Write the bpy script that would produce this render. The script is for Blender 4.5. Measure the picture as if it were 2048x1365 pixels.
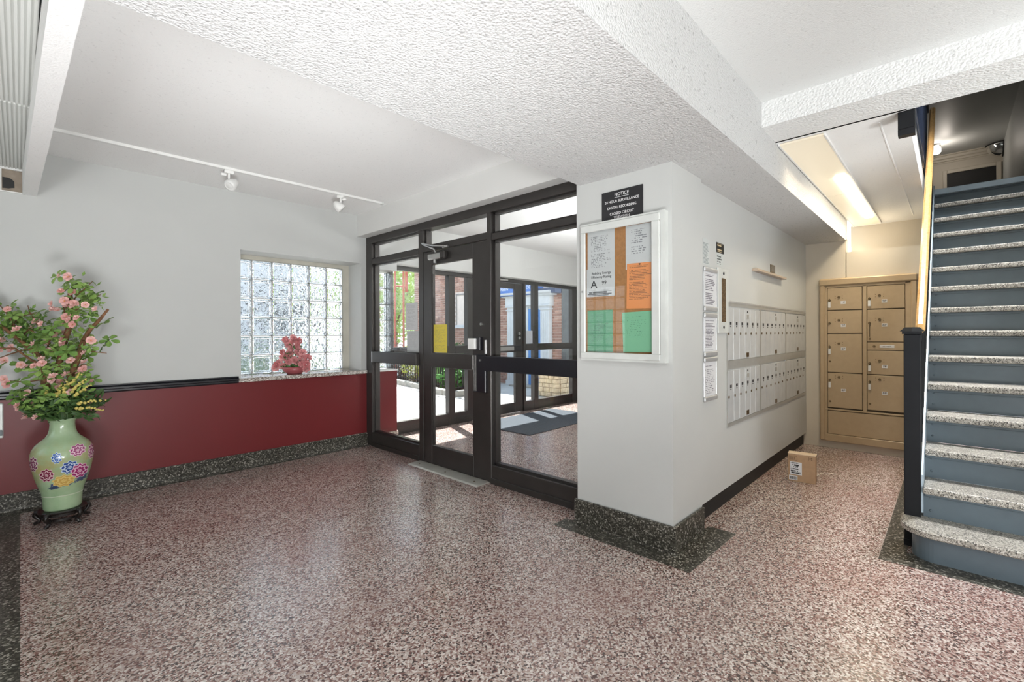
import bpy, bmesh, math, random
from mathutils import Vector, Matrix
random.seed(7)
for o in list(bpy.data.objects): bpy.data.objects.remove(o)
S = bpy.context.scene
COL = S.collection
PI = math.pi

# ------------------------------------------------------------------ camera
cam_d = bpy.data.cameras.new('camera'); cam = bpy.data.objects.new('camera', cam_d); COL.objects.link(cam)
YAW, ROLL = 0.756854, -0.003845
Fw = Vector((math.cos(YAW), math.sin(YAW), 0)); Rt = Vector((math.sin(YAW), -math.cos(YAW), 0)); Up = Vector((0, 0, 1))
R2 = Rt*math.cos(ROLL)+Up*math.sin(ROLL); U2 = -Rt*math.sin(ROLL)+Up*math.cos(ROLL)
cam.matrix_world = Matrix(((R2.x, U2.x, -Fw.x, 0), (R2.y, U2.y, -Fw.y, 0), (R2.z, U2.z, -Fw.z, 1.35), (0, 0, 0, 1)))
cam_d.sensor_width = 36; cam_d.lens = 929.54/2048*36; cam_d.shift_y = -15.47/2048
cam_d.clip_start = 0.05; cam_d.clip_end = 300
S.camera = cam

# ------------------------------------------------------------------ world, sun, fill lights, exposure
S.view_settings.view_transform = 'Standard'; S.view_settings.look = 'None'
S.view_settings.gamma = 1; S.view_settings.use_curve_mapping = False
S.view_settings.exposure = 0.57
S.cycles.use_denoising = True
S.cycles.sample_clamp_indirect = 4.0
S.cycles.max_bounces = 12; S.cycles.transparent_max_bounces = 24; S.cycles.transmission_bounces = 12
S.cycles.caustics_reflective = False
W = bpy.data.worlds.new('sky'); S.world = W; W.use_nodes = True
wn = W.node_tree; bg = wn.nodes['Background']
tc = wn.nodes.new('ShaderNodeTexCoord'); sep = wn.nodes.new('ShaderNodeSeparateXYZ'); rmp = wn.nodes.new('ShaderNodeValToRGB')
wn.links.new(tc.outputs['Generated'], sep.inputs[0]); wn.links.new(sep.outputs['Z'], rmp.inputs[0])
rmp.color_ramp.elements[0].position = 0.0; rmp.color_ramp.elements[0].color = (0.93, 0.97, 1, 1)
rmp.color_ramp.elements[1].position = 0.75; rmp.color_ramp.elements[1].color = (0.55, 0.74, 1, 1)
wn.links.new(rmp.outputs[0], bg.inputs['Color']); bg.inputs['Strength'].default_value = 1.5

def light(name, typ, loc, energy, color=(1, 1, 1), size=None, sizey=None, rot=(0, 0, 0)):
    d = bpy.data.lights.new(name, typ); d.energy = energy; d.color = color
    o = bpy.data.objects.new(name, d); COL.objects.link(o); o.location = loc; o.rotation_euler = rot
    if typ == 'AREA':
        d.shape = 'RECTANGLE'; d.size = size; d.size_y = sizey or size
    elif typ == 'POINT': d.shadow_soft_size = size
    return o
el = math.radians(45.5); hx, hy = 0.37, 0.929
sd = Vector((hx*math.cos(el), hy*math.cos(el), math.sin(el)))
sun = light('sun', 'SUN', (0, 0, 12), 15.0, (1, 0.97, 0.92)); sun.data.angle = 0.009
sun.rotation_euler = sd.to_track_quat('Z', 'Y').to_euler()
# unseen fill lights added to brighten the lobby, its ceilings and the vestibule
UPW = (PI, 0, 0)
fb_ = light('floor_fill', 'AREA', (.22, .02, .4), 24, (.97, .99, 1.0), .5, .5); fb_.rotation_euler = Vector((-1.3, -3.4, -2.4)).to_track_quat('Z', 'Y').to_euler(); fb_.data.spread = math.radians(95)
light('lobby_up_fill', 'AREA', (-1.15, 3.2, 1.75), 4, (.98, 0.99, 1.0), .5, 1.2, UPW)
fl_ = light('floor_fill', 'AREA', (-1.5, -2.3, .6), 95, (.97, .99, 1.0), 1.0, 1.0); fl_.rotation_euler = Vector((-.35, -.75, -.75)).to_track_quat('Z', 'Y').to_euler()
light('lobby_up_fill', 'AREA', (-0.9, 0.6, 1.7), 20, (.98, 0.99, 1.0), .8, .8, UPW)
light('lobby_up_fill', 'AREA', (0.9, -2.1, 1.7), 24, (.98, 0.99, 1.0), .8, .8, UPW)
light('lobby_point_fill', 'POINT', (-1.6, -0.9, 1.9), 20, (1, 0.99, 0.985), 0.35)
light('lobby_point_fill', 'POINT', (0.9, -2.6, 1.9), 14, (1, 0.99, 0.985), 0.35)
fc_ = light('floor_fill', 'AREA', (2.3, -1.9, .5), 16, (.96, .99, 1.0), .6, .6); fc_.rotation_euler = Vector((-2.6, -2.2, -2.1)).to_track_quat('Z', 'Y').to_euler(); fc_.data.spread = math.radians(100)
light('vestibule_fill', 'AREA', (5.2, 2.5, 1.8), 60, (.98, 0.99, 1.0), 1.2, .5, UPW)

# ------------------------------------------------------------------ material helpers
class NT:
    def __init__(s, name):
        s.m = bpy.data.materials.new(name); s.m.use_nodes = True; s.t = s.m.node_tree
        s.b = s.t.nodes['Principled BSDF']; s.o = s.t.nodes['Material Output']
    def n(s, typ, **kw):
        nd = s.t.nodes.new('ShaderNode'+typ)
        for k, v in kw.items(): setattr(nd, k, v)
        return nd
    def l(s, a, b): s.t.links.new(a, b)
    def math(s, op, a, b=None, c=None):
        nd = s.n('Math', operation=op)
        for i, v in enumerate((a, b, c)):
            if v is None: continue
            if isinstance(v, (int, float)): nd.inputs[i].default_value = v
            else: s.l(v, nd.inputs[i])
        return nd.outputs[0]
    def mix(s, f, a, b):
        nd = s.n('Mix', data_type='RGBA')
        for i, v in ((0, f), (6, a), (7, b)):
            if isinstance(v, tuple): nd.inputs[i].default_value = (*v, 1) if len(v) == 3 else v
            elif isinstance(v, (int, float)): nd.inputs[i].default_value = v
            else: s.l(v, nd.inputs[i])
        return nd.outputs[2]
    def coord(s, which='Object', scale=None):
        tc = s.n('TexCoord'); out = tc.outputs[which]
        if scale:
            mp = s.n('Mapping'); mp.inputs['Scale'].default_value = scale; s.l(out, mp.inputs[0]); out = mp.outputs[0]
        return out
    def noise(s, vec, scale, detail=3, rough=.5):
        nd = s.n('TexNoise'); nd.inputs['Scale'].default_value = scale; nd.inputs['Detail'].default_value = detail
        nd.inputs['Roughness'].default_value = rough; s.l(vec, nd.inputs['Vector']); return nd.outputs['Fac']
    def ramp(s, fac, stops, interp='LINEAR'):
        nd = s.n('ValToRGB'); cr = nd.color_ramp; cr.interpolation = interp
        while len(cr.elements) < len(stops): cr.elements.new(0.5)
        for e, (p, c) in zip(cr.elements, stops): e.position = p; e.color = (*c, 1)
        s.l(fac, nd.inputs[0]); return nd.outputs[0]
    def bump(s, h, strength, dist=.01):
        nd = s.n('Bump'); nd.inputs['Strength'].default_value = strength; nd.inputs['Distance'].default_value = dist
        s.l(h, nd.inputs['Height']); s.l(nd.outputs[0], s.b.inputs['Normal']); return nd
    def set(s, color=None, rough=None, metal=None, spec=None, **kw):
        b = s.b.inputs
        if color is not None:
            if isinstance(color, tuple): b['Base Color'].default_value = (*color, 1)
            else: s.l(color, b['Base Color'])
        if rough is not None:
            if isinstance(rough, (int, float)): b['Roughness'].default_value = rough
            else: s.l(rough, b['Roughness'])
        if metal is not None: b['Metallic'].default_value = metal
        if spec is not None: b['Specular IOR Level'].default_value = spec
        return s.m

def srgb(r, g, b):
    f = lambda c: (c/255/12.92) if c <= 10 else (((c/255)+.055)/1.055)**2.4
    return (f(r), f(g), f(b))
def plain(name, col, rough=.5, metal=0., spec=.5, var=.06, scale=9, bump=0, bscale=300):
    t = NT(name); v = t.coord('Object'); nz = t.noise(v, scale)
    dk = tuple(c*(1-var) for c in col); lt = tuple(min(1, c*(1+var)) for c in col)
    t.set(t.ramp(nz, [(.3, dk), (.7, lt)]), rough, metal, spec)
    if bump: t.bump(t.noise(v, bscale, 2), bump, .002)
    return t.m

def terrazzo(name, stops, scale, rough, spec=.5, lowvar=None, elong=None):
    t = NT(name); v = t.coord('Object')
    warp = t.n('TexNoise'); warp.inputs['Scale'].default_value = scale*.8; t.l(v, warp.inputs['Vector'])
    add = t.n('MixRGB', blend_type='ADD'); add.inputs[0].default_value = .006; t.l(v, add.inputs[1]); t.l(warp.outputs['Color'], add.inputs[2])
    vo = t.n('TexVoronoi', feature='F1'); vo.inputs['Scale'].default_value = scale; t.l(add.outputs[0], vo.inputs['Vector'])
    sp = t.n('SeparateColor'); t.l(vo.outputs['Color'], sp.inputs[0])
    c = t.ramp(sp.outputs[0], stops, 'CONSTANT')
    if lowvar:
        nz = t.noise(v, 1.1, 2)
        c = t.mix(t.math('MULTIPLY', t.ramp(nz, [(.42, (0, 0, 0)), (.7, (1, 1, 1))]), .35), c, lowvar)
    t.set(c, t.math('MULTIPLY_ADD', t.noise(v, 4, 3), .12, rough-.05), 0, spec)
    t.bump(t.noise(v, 6, 2), .03, .01)
    return t.m

M = {}
M['terrazzo'] = terrazzo('pink_terrazzo', [(0, (.050, .023, .021)), (.17, (.18, .095, .083)), (.34, (.34, .245, .215)), (.60, (.50, .425, .385)), (.85, (.68, .62, .58))], 135, .23, 1.0, lowvar=(.25, .115, .10))
M['terrazzo_dark'] = terrazzo('dark_green_terrazzo', [(0, (.026, .024, .019)), (.38, (.060, .056, .045)), (.70, (.125, .118, .098)), (.89, (.32, .305, .265))], 115, .34, .3)
M['terrazzo_step'] = terrazzo('pale_step_terrazzo', [(0, (.05, .048, .043)), (.17, (.20, .185, .16)), (.36, (.33, .31, .27)), (.66, (.44, .42, .37)), (.88, (.58, .56, .52))], 190, .4)
M['sill_stone'] = terrazzo('sill_terrazzo', [(0, (.12, .10, .085)), (.22, (.35, .31, .27)), (.5, (.55, .51, .46)), (.8, (.75, .72, .68))], 140, .16)

def popcorn(name, col, s1=.5, scale=95, pitc=.68):
    t = NT(name); v = t.coord('Object')
    vo = t.n('TexVoronoi', feature='F1'); vo.inputs['Scale'].default_value = scale; t.l(v, vo.inputs['Vector'])
    nz = t.noise(v, scale*1.3, 4, .65)
    h = t.math('ADD', t.math('MULTIPLY', vo.outputs['Distance'], -1.2), t.math('MULTIPLY', nz, 1.3))
    pit = t.ramp(t.noise(v, scale*.55, 2, .5), [(.26, tuple(c*pitc for c in col)), (.36, col)])
    t.set(pit, .9, 0, .2); t.bump(h, s1, .012); return t.m
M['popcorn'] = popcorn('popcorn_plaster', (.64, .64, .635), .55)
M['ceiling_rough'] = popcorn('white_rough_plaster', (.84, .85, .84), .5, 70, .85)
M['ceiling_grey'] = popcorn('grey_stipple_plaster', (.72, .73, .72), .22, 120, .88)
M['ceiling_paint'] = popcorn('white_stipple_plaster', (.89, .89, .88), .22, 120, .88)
def wall_paint(name, col, rough=.45, b=.08):
    t = NT(name); v = t.coord('Object')
    t.set(t.ramp(t.noise(v, 2.2, 5), [(.3, tuple(c*.965 for c in col)), (.7, col)]), rough, 0, .4)
    t.bump(t.noise(v, 160, 3), b, .004); return t.m
M['wall'] = wall_paint('grey_wall_paint', (.56, .57, .555))
M['wall_white'] = wall_paint('white_wall_paint', (.72, .72, .70))
M['red'] = wall_paint('red_wall_paint', (.155, .017, .019), .40, .10)
M['vest_wall'] = wall_paint('vestibule_wall_paint', (.70, .70, .68))
M['cream'] = wall_paint('cream_wall_paint', (.66, .60, .50))
M['black'] = plain('black_paint', (.010, .010, .014), .32)
M['black_flat'] = plain('black_flat', (.012, .012, .012), .6)
M['bronze'] = plain('bronze_frame', (.058, .053, .050), .34, .55, .5)
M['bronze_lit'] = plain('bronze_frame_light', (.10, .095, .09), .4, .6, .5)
M['steel'] = plain('brushed_steel', (.50, .50, .49), .3, .95)
M['alu'] = plain('anodised_aluminium', (.62, .63, .64), .38, .55)
M['alu_white'] = plain('white_aluminium', (.66, .68, .655), .4, .15)
M['mail'] = plain('grey_mailbox_metal', (.60, .62, .63), .38, .25)
M['mail_trim'] = plain('mailbox_trim', (.46, .46, .44), .4, .4)
M['locker'] = plain('tan_locker_enamel', (.47, .355, .22), .42, 0, .5, .03, 20, .05, 500)
M['locker_gap'] = plain('locker_shadow_gap', (.10, .075, .045), .6)
M['brass'] = plain('dark_brass', (.16, .11, .055), .35, .8)
M['stair_paint'] = plain('blue_grey_stair_paint', (.098, .130, .152), .36, 0, .5, .05, 12, .06, 250)
M['stair_light'] = plain('pale_blue_stair_paint', (.40, .49, .56), .35)
M['navy'] = plain('navy_paint', (.012, .018, .036), .35, 0, .3, .25, 25)
M['navy_black'] = plain('dark_newel_paint', (.010, .011, .013), .45, 0, .22)
M['white_plastic'] = plain('white_plastic', (.78, .78, .76), .35)
M['white'] = plain('white_enamel', (.80, .80, .78), .5)
M['paper'] = plain('white_paper', (.76, .77, .77), .7)
M['ink'] = plain('black_ink', (.02, .02, .022), .6)
M['sign_black'] = plain('sign_black', (.018, .018, .02), .4)
M['white_ink'] = plain('white_lettering', (.82, .82, .82), .5)
M['mortar_dark'] = plain('block_joint', (.33, .34, .33), .7)
M['tan_frame'] = plain('window_mortar_strip', (.52, .50, .43), .7)
M['cardboard'] = plain('cardboard', (.43, .28, .165), .75, 0, .3, .06, 30)
M['card_light'] = plain('cardboard_edge', (.62, .49, .35), .75)
M['vinyl_label'] = plain('label_white', (.76, .76, .76), .5)
M['mat'] = plain('grey_carpet_mat', (.075, .085, .10), .95, 0, .1, .5, 220, .5, 400)
M['stone_tan'] = plain('tan_stone', (.60, .48, .33), .85, 0, .3, .22, 14, .5, 60)
M['stone_joint'] = plain('stone_mortar', (.50, .44, .36), .9)
M['brick'] = plain('red_brick', (.40, .23, .18), .85, 0, .3, .3, 7)
M['brick2'] = plain('dark_brick', (.33, .18, .14), .85, 0, .3, .3, 7)
M['brick3'] = plain('pale_brick', (.48, .30, .235), .85, 0, .3, .3, 7)
M['mortar'] = plain('brick_mortar', (.80, .70, .64), .9)
M['pavement'] = plain('concrete_paving', (.50, .49, .47), .9, 0, .3, .12, 3)
M['joint'] = plain('paving_joint', (.22, .21, .20), .9)
M['cobble'] = plain('cobble_stone', (.46, .44, .42), .85, 0, .3, .25, 12)
M['curb'] = plain('curb_stone', (.36, .34, .30), .85, 0, .3, .2, 8)
M['soil'] = plain('planting_soil', (.09, .065, .045), .95)
M['iron'] = plain('black_iron', (.015, .015, .016), .4, .5)
M['white_trim'] = plain('white_painted_wood', (.62, .64, .66), .5)
M['blue_door'] = plain('blue_door_paint', (.09, .26, .60), .4)
M['awning'] = plain('blue_awning', (.075, .19, .52), .6)
M['awning_dark'] = plain('navy_awning_end', (.06, .08, .14), .6)
M['win_blue'] = plain('pale_blue_blind', (.30, .42, .52), .3)
M['shingle_dark'] = plain('dark_slate', (.075, .08, .082), .6, 0, .5, .3, 9)
M['red_pipe'] = plain('red_painted_pipe', (.46, .085, .035), .5)
M['wood'] = None; M['stand_wood'] = plain('ebony_stand', (.012, .009, .008), .28)
M['bark'] = plain('twig_bark', (.20, .10, .05), .8, 0, .3, .35, 40, .6, 120)
M['yellow'] = plain('yellow_sprig', (.62, .52, .14), .6)
M['mirror'] = plain('convex_mirror_chrome', (.75, .75, .75), .06, 1.)
M['rubber'] = plain('black_rubber', (.02, .02, .02), .7)
M['patch'] = plain('unpainted_plaster', (.30, .25, .20), .9, 0, .2, .2, 15)
M['twine'] = plain('white_twine', (.72, .68, .60), .8)

def wood():
    t = NT('oak_handrail'); v = t.coord('Object', (2, 22, 22))
    t.set(t.ramp(t.noise(v, 3, 5, .6), [(.3, (.42, .22, .07)), (.5, (.56, .33, .12)), (.72, (.64, .41, .17))]), .28, 0, .5); return t.m
M['wood'] = wood()
def ledge_wood():
    t = NT('pale_ledge_wood'); v = t.coord('Object', (2, 30, 30))
    t.set(t.ramp(t.noise(v, 3, 4), [(.3, (.42, .33, .25)), (.7, (.55, .45, .36))]), .45); return t.m
M['ledge'] = ledge_wood()
def pane_mat(name, tint=(1, 1, 1), refl=.06):
    t = NT(name); tr = t.n('BsdfTransparent'); tr.inputs[0].default_value = (*tint, 1)
    gl = t.n('BsdfGlossy'); gl.inputs['Roughness'].default_value = .0
    lw = t.n('LayerWeight'); lw.inputs['Blend'].default_value = .5
    fr = t.math('MULTIPLY_ADD', t.math('POWER', lw.outputs['Facing'], 5), .75, .035)
    mx = t.n('MixShader'); t.l(fr, mx.inputs[0]); t.l(tr.outputs[0], mx.inputs[1]); t.l(gl.outputs[0], mx.inputs[2])
    t.l(mx.outputs[0], t.o.inputs[0]); return t.m
M['pane'] = pane_mat('clear_pane', (.97, .98, .98))
def block_glass():
    t = NT('wavy_block_glass'); v = t.coord('Object')
    oi = t.n('ObjectInfo'); ad = t.n('VectorMath', operation='ADD'); t.l(v, ad.inputs[0])
    cm = t.n('CombineXYZ'); sc = t.math('MULTIPLY', oi.outputs['Random'], 40.0)
    for i in range(3): t.l(sc, cm.inputs[i])
    t.l(cm.outputs[0], ad.inputs[1])
    w = t.n('TexNoise'); w.inputs['Scale'].default_value = 16; w.inputs['Detail'].default_value = 1.0; w.inputs['Distortion'].default_value = 1.6
    t.l(ad.outputs[0], w.inputs['Vector'])
    t.set((.97, .985, .98), .06, 0, .5); t.b.inputs['Transmission Weight'].default_value = 1; t.b.inputs['IOR'].default_value = 1.45
    t.bump(w.outputs['Fac'], .5, .015); return t.m
M['block_glass'] = block_glass()
def leaf_mat(name, a, b):
    t = NT(name); oi = t.n('ObjectInfo'); v = t.coord('Object')
    f = t.math('MULTIPLY_ADD', t.noise(v, 30, 2), .6, t.math('MULTIPLY', oi.outputs['Random'], .4))
    t.set(t.ramp(f, [(.25, a), (.75, b)]), .5, 0, .4)
    t.b.inputs['Subsurface Weight'].default_value = 0; return t.m
M['leaf'] = leaf_mat('bright_leaf', (.085, .19, .03), (.28, .42, .11))
M['leaf_dark'] = leaf_mat('dark_leaf', (.03, .075, .018), (.10, .19, .055))
M['blossom'] = leaf_mat('pink_blossom', (.70, .34, .31), (.86, .58, .54))
M['blossom_core'] = plain('blossom_centre', (.62, .30, .10), .6)
M['rose'] = leaf_mat('rose_petals', (.58, .20, .21), (.82, .42, .42))
M['bowl'] = plain('rose_bowl_glaze', (.36, .09, .10), .3)
M['tree_leaf'] = leaf_mat('tree_foliage', (.16, .30, .04), (.42, .55, .14))
M['shrub_leaf'] = leaf_mat('shrub_foliage', (.06, .22, .035), (.22, .42, .10))
M['shrub_yellow'] = leaf_mat('yellow_shrub_foliage', (.36, .40, .06), (.62, .58, .12))
def emit(name, col, st):
    t = NT(name); e = t.n('Emission'); e.inputs[0].default_value = (*col, 1); e.inputs[1].default_value = st
    t.l(e.outputs[0], t.o.inputs[0]); return t.m
M['tube'] = emit('lit_tube', (1, .90, .72), 11.0)
M['lamp_glow'] = emit('lit_lamp_glass', (1, .92, .82), 5)
def diffuser():
    t = NT('milky_diffuser'); t.set((.74, .68, .56), .35, 0, .3)
    e = t.b.inputs; e['Emission Color'].default_value = (1, .86, .62, 1); e['Emission Strength'].default_value = .17
    return t.m
M['diffuser'] = diffuser()
def ribbed():
    t = NT('ribbed_panel'); t.set((.66, .67, .64), .5); return t.m
M['ribbed'] = ribbed()

_pid = [0]
def print_mat(w, h, base, ink, row=.013, mx=.03, mt=.03, mb=.03, fill=.62, dens=.42, head=None):
    """paper printed with lines of small type: flat print, so it lives in the material (x across, z up, origin bottom left)"""
    _pid[0] += 1
    t = NT('printed_paper_%d' % _pid[0]); sp = t.n('SeparateXYZ'); t.l(t.coord('Object'), sp.inputs[0]); x, z = sp.outputs[0], sp.outputs[2]
    rid = t.math('FLOOR', t.math('DIVIDE', z, row)); fr = t.math('FRACT', t.math('DIVIDE', z, row))
    wn_ = t.n('TexWhiteNoise', noise_dimensions='1D'); t.l(t.math('ADD', rid, _pid[0]*7.3), wn_.inputs['W'])
    ln = t.math('MULTIPLY_ADD', wn_.outputs[0], (w-2*mx)*.45, mx+(w-2*mx)*.55)
    cv = t.n('CombineXYZ'); t.l(t.math('MULTIPLY', x, 1/row*1.1), cv.inputs[0]); t.l(t.math('MULTIPLY', rid, 3.7), cv.inputs[1])
    nz = t.noise(cv.outputs[0], 1.0, 2, .6)
    a = t.math('LESS_THAN', fr, fill); a = t.math('MULTIPLY', a, t.math('GREATER_THAN', nz, dens))
    a = t.math('MULTIPLY', a, t.math('GREATER_THAN', x, mx)); a = t.math('MULTIPLY', a, t.math('LESS_THAN', x, ln))
    a = t.math('MULTIPLY', a, t.math('GREATER_THAN', z, mb)); a = t.math('MULTIPLY', a, t.math('LESS_THAN', z, h-mt))
    a = t.math('MULTIPLY', a, t.math('GREATER_THAN', wn_.outputs[0], .12))
    t.set(t.mix(a, base, ink), .65, 0, .3); return t.m

# ------------------------------------------------------------------ geometry helpers
class B:
    def __init__(s): s.bm = bmesh.new()
    def box(s, x0, x1, y0, y1, z0, z1, bev=0, seg=1):
        x0, x1 = min(x0, x1), max(x0, x1); y0, y1 = min(y0, y1), max(y0, y1); z0, z1 = min(z0, z1), max(z0, z1)
        v = [s.bm.verts.new(p) for p in ((x0, y0, z0), (x1, y0, z0), (x1, y1, z0), (x0, y1, z0), (x0, y0, z1), (x1, y0, z1), (x1, y1, z1), (x0, y1, z1))]
        f = [s.bm.faces.new([v[i] for i in q]) for q in ((3, 2, 1, 0), (4, 5, 6, 7), (0, 1, 5, 4), (1, 2, 6, 5), (2, 3, 7, 6), (3, 0, 4, 7))]
        if bev:
            e = list({e for q in f for e in q.edges})
            bmesh.ops.bevel(s.bm, geom=e, offset=bev, segments=seg, profile=.5, affect='EDGES')
        return s
    def prism(s, poly, a0, a1, axis='y'):
        """extrude a 2-D outline between a0 and a1: axis y -> outline in (x, z), z -> (x, y), x -> (y, z)"""
        P = {'y': lambda p, a: (p[0], a, p[1]), 'z': lambda p, a: (p[0], p[1], a), 'x': lambda p, a: (a, p[0], p[1])}[axis]
        A = [s.bm.verts.new(P(p, a0)) for p in poly]; C = [s.bm.verts.new(P(p, a1)) for p in poly]
        n = len(poly)
        s.bm.faces.new(A); s.bm.faces.new(C[::-1])
        for i in range(n): s.bm.faces.new((A[i], C[i], C[(i+1) % n], A[(i+1) % n]))
        return s
    def lathe(s, prof, cx=0, cy=0, n=32, axis='z', caps=True):
        rings = []
        for r, z in prof:
            rings.append([s.bm.verts.new({'z': (cx+r*math.cos(2*PI*k/n), cy+r*math.sin(2*PI*k/n), z), 'y': (cx+r*math.cos(2*PI*k/n), z, cy+r*math.sin(2*PI*k/n)), 'x': (z, cx+r*math.cos(2*PI*k/n), cy+r*math.sin(2*PI*k/n))}[axis]) for k in range(n)])
        for a, b in zip(rings, rings[1:]):
            for k in range(n): s.bm.faces.new((a[k], a[(k+1) % n], b[(k+1) % n], b[k]))
        if caps:
            s.bm.faces.new(rings[0][::-1]); s.bm.faces.new(rings[-1])
        return s
    def cyl(s, cx, cy, r, z0, z1, n=16, axis='z'): return s.lathe([(r, z0), (r, z1)], cx, cy, n, axis)
    def tube(s, pts, r, n=8, r1=None):
        pts = [Vector(p) for p in pts]; rings = []; m = len(pts); prev = None
        for i, p in enumerate(pts):
            d = (pts[min(i+1, m-1)]-pts[max(i-1, 0)]).normalized()
            u = d.cross(Vector((0, 0, 1))) if prev is None else prev-d*prev.dot(d)
            if u.length < 1e-4: u = d.cross(Vector((1, 0, 0)))
            u.normalize(); w = d.cross(u); prev = u
            rr = r if r1 is None else r+(r1-r)*i/(m-1)
            rings.append([s.bm.verts.new(p+(u*math.cos(2*PI*k/n)+w*math.sin(2*PI*k/n))*rr) for k in range(n)])
        for a, b in zip(rings, rings[1:]):
            for k in range(n): s.bm.faces.new((a[k], a[(k+1) % n], b[(k+1) % n], b[k]))
        s.bm.faces.new(rings[0][::-1]); s.bm.faces.new(rings[-1]); return s
    def ball(s, c, r, sub=1, sq=(1, 1, 1)):
        ret = bmesh.ops.create_icosphere(s.bm, subdivisions=sub, radius=r)
        for v in ret['verts']: v.co = Vector((v.co.x*sq[0], v.co.y*sq[1], v.co.z*sq[2]))+Vector(c)
        return s
    def poly(s, pts):
        s.bm.faces.new([s.bm.verts.new(p) for p in pts]); return s
    def done(s, name, mat, parent=None, loc=None, rotz=0, smooth=False, kind=None, bev=0):
        bmesh.ops.recalc_face_normals(s.bm, faces=s.bm.faces)
        if bev:
            e = [e for e in s.bm.edges if len(e.link_faces) == 2 and e.calc_face_angle(0) > .6]
            bmesh.ops.bevel(s.bm, geom=e, offset=bev, segments=1, profile=.5, affect='EDGES')
        me = bpy.data.meshes.new(name); s.bm.to_mesh(me); s.bm.free()
        me.materials.append(M[mat] if isinstance(mat, str) else mat)
        if smooth:
            for p in me.polygons: p.use_smooth = True
        return link(name, me, parent, loc, rotz, kind)
def link(name, me, parent=None, loc=None, rotz=0, kind=None):
    o = bpy.data.objects.new(name, me); COL.objects.link(o)
    if parent is not None: o.parent = parent
    if loc is not None: o.location = loc
    if rotz: o.rotation_euler = (0, 0, rotz)
    if kind: o['kind'] = kind
    return o
def tag(o, label, cat, group=None, kind=None):
    o['label'] = label; o['category'] = cat
    if group: o['group'] = group
    if kind: o['kind'] = kind
    return o
def thing(name, label, cat, loc=(0, 0, 0), rotz=0, group=None, kind=None):
    o = bpy.data.objects.new(name, None); COL.objects.link(o); o.location = loc; o.rotation_euler = (0, 0, rotz)
    o.empty_display_size = .1
    return tag(o, label, cat, group, kind)
def box(name, mat, x0, x1, y0, y1, z0, z1, parent=None, bev=0, seg=1, loc=None):
    return B().box(x0, x1, y0, y1, z0, z1, bev, seg).done(name, mat, parent, loc)
def struct(name, mat, label, cat, *boxes, bev=0):
    b = B()
    for q in boxes: b.box(*q)
    return tag(b.done(name, mat, bev=bev), label, cat, kind='structure')
def text(name, body, size, loc, mat, parent=None, align='CENTER', rot=(PI/2, 0, 0), extr=.0006, sx=1, sp=1, lsp=1):
    c = bpy.data.curves.new(name, 'FONT'); c.body = body; c.size = size; c.align_x = align; c.align_y = 'CENTER'; c.extrude = extr
    c.space_character = sp; c.space_line = lsp; c.resolution_u = 3; c.materials.append(M[mat])
    tmp = bpy.data.objects.new(name, c); me = bpy.data.meshes.new_from_object(tmp); me.name = name
    bpy.data.objects.remove(tmp); bpy.data.curves.remove(c)
    o = bpy.data.objects.new(name, me); COL.objects.link(o); o.parent = parent; o.location = loc; o.rotation_euler = rot; o.scale = (sx, 1, 1)
    return o
def copy_tree(o, parent=None):
    c = o.copy(); COL.objects.link(c)
    if parent is not None: c.parent = parent
    for ch in [k for k in KIDS.get(o.name, [])]: copy_tree(ch, c)
    return c
KIDS = {}
def index_kids():
    KIDS.clear()
    for o in COL.objects:
        if o.parent: KIDS.setdefault(o.parent.name, []).append(o)
RZ = -PI/2     # things fixed to a wall that faces -X: local x runs along -Y, local y into the wall

# =================================================================== THE SETTING
fl = struct('floor', 'terrazzo', 'pink terrazzo floor of lobby and vestibule', 'floor', (-3.5, 7.7, -3.0, 5.47, -.12, 0))
def strip(x0, x1, y0, y1, z=.0012, mat='terrazzo_dark', name='border_strip'):
    return box(name, mat, x0, x1, y0, y1, -.01, z, fl)
strip(-.42, -.003, -.5, 5.19); strip(-.003, 2.9, 5.115, 5.19)
b = B().prism([(2.575, 2.04), (2.575, 1.07), (3.29, 1.05), (3.29, 1.23), (2.73, 1.23), (2.73, 2.04)], -.01, .0012, 'z'); b.done('border_strip', 'terrazzo_dark', fl)
b = B().prism([(3.50, .318), (3.50, -.82), (3.72, -.82), (3.72, .20), (6.5, .20), (6.5, .318)], -.01, .0012, 'z'); b.done('border_strip', 'terrazzo_dark', fl)
M['divider'] = plain('divider_strip', (.36, .29, .26), .4)
for x0, x1, y0, y1 in ((-.003, 2.9, 3.35, 3.354), (-.003, 2.57, 2.04, 2.044), (1.35, 1.354, -1, 5.1), (2.575, 2.579, 2.04, 5.1), (0.6, 3.5, .80, .804), (3.50, 6.5, .318, .322)):
    strip(x0, x1, y0, y1, .0008, 'divider', 'divider_strip')

# red wall with the glass block window
WX0, WX1, WZ0, WZ1 = 1.528, 2.845, .865, 2.205
wl = struct('wall_left', 'wall', 'grey upper wall over the dark red dado beside the entrance', 'wall',
    (-1.7, WX0, 5.2, 5.62, .90, 2.8), (WX1, 3.0, 5.2, 5.62, .90, 2.8), (WX0, WX1, 5.2, 5.62, WZ1, 2.8))
def panel(name, mat, *boxes, parent=None, bev=0):
    q = B()
    for k in boxes: q.box(*k)
    return q.done(name, mat, parent, bev=bev)
panel('dado', 'red', (-1.7, 2.995, 5.2, 5.62, 0, .90), parent=wl)
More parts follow.
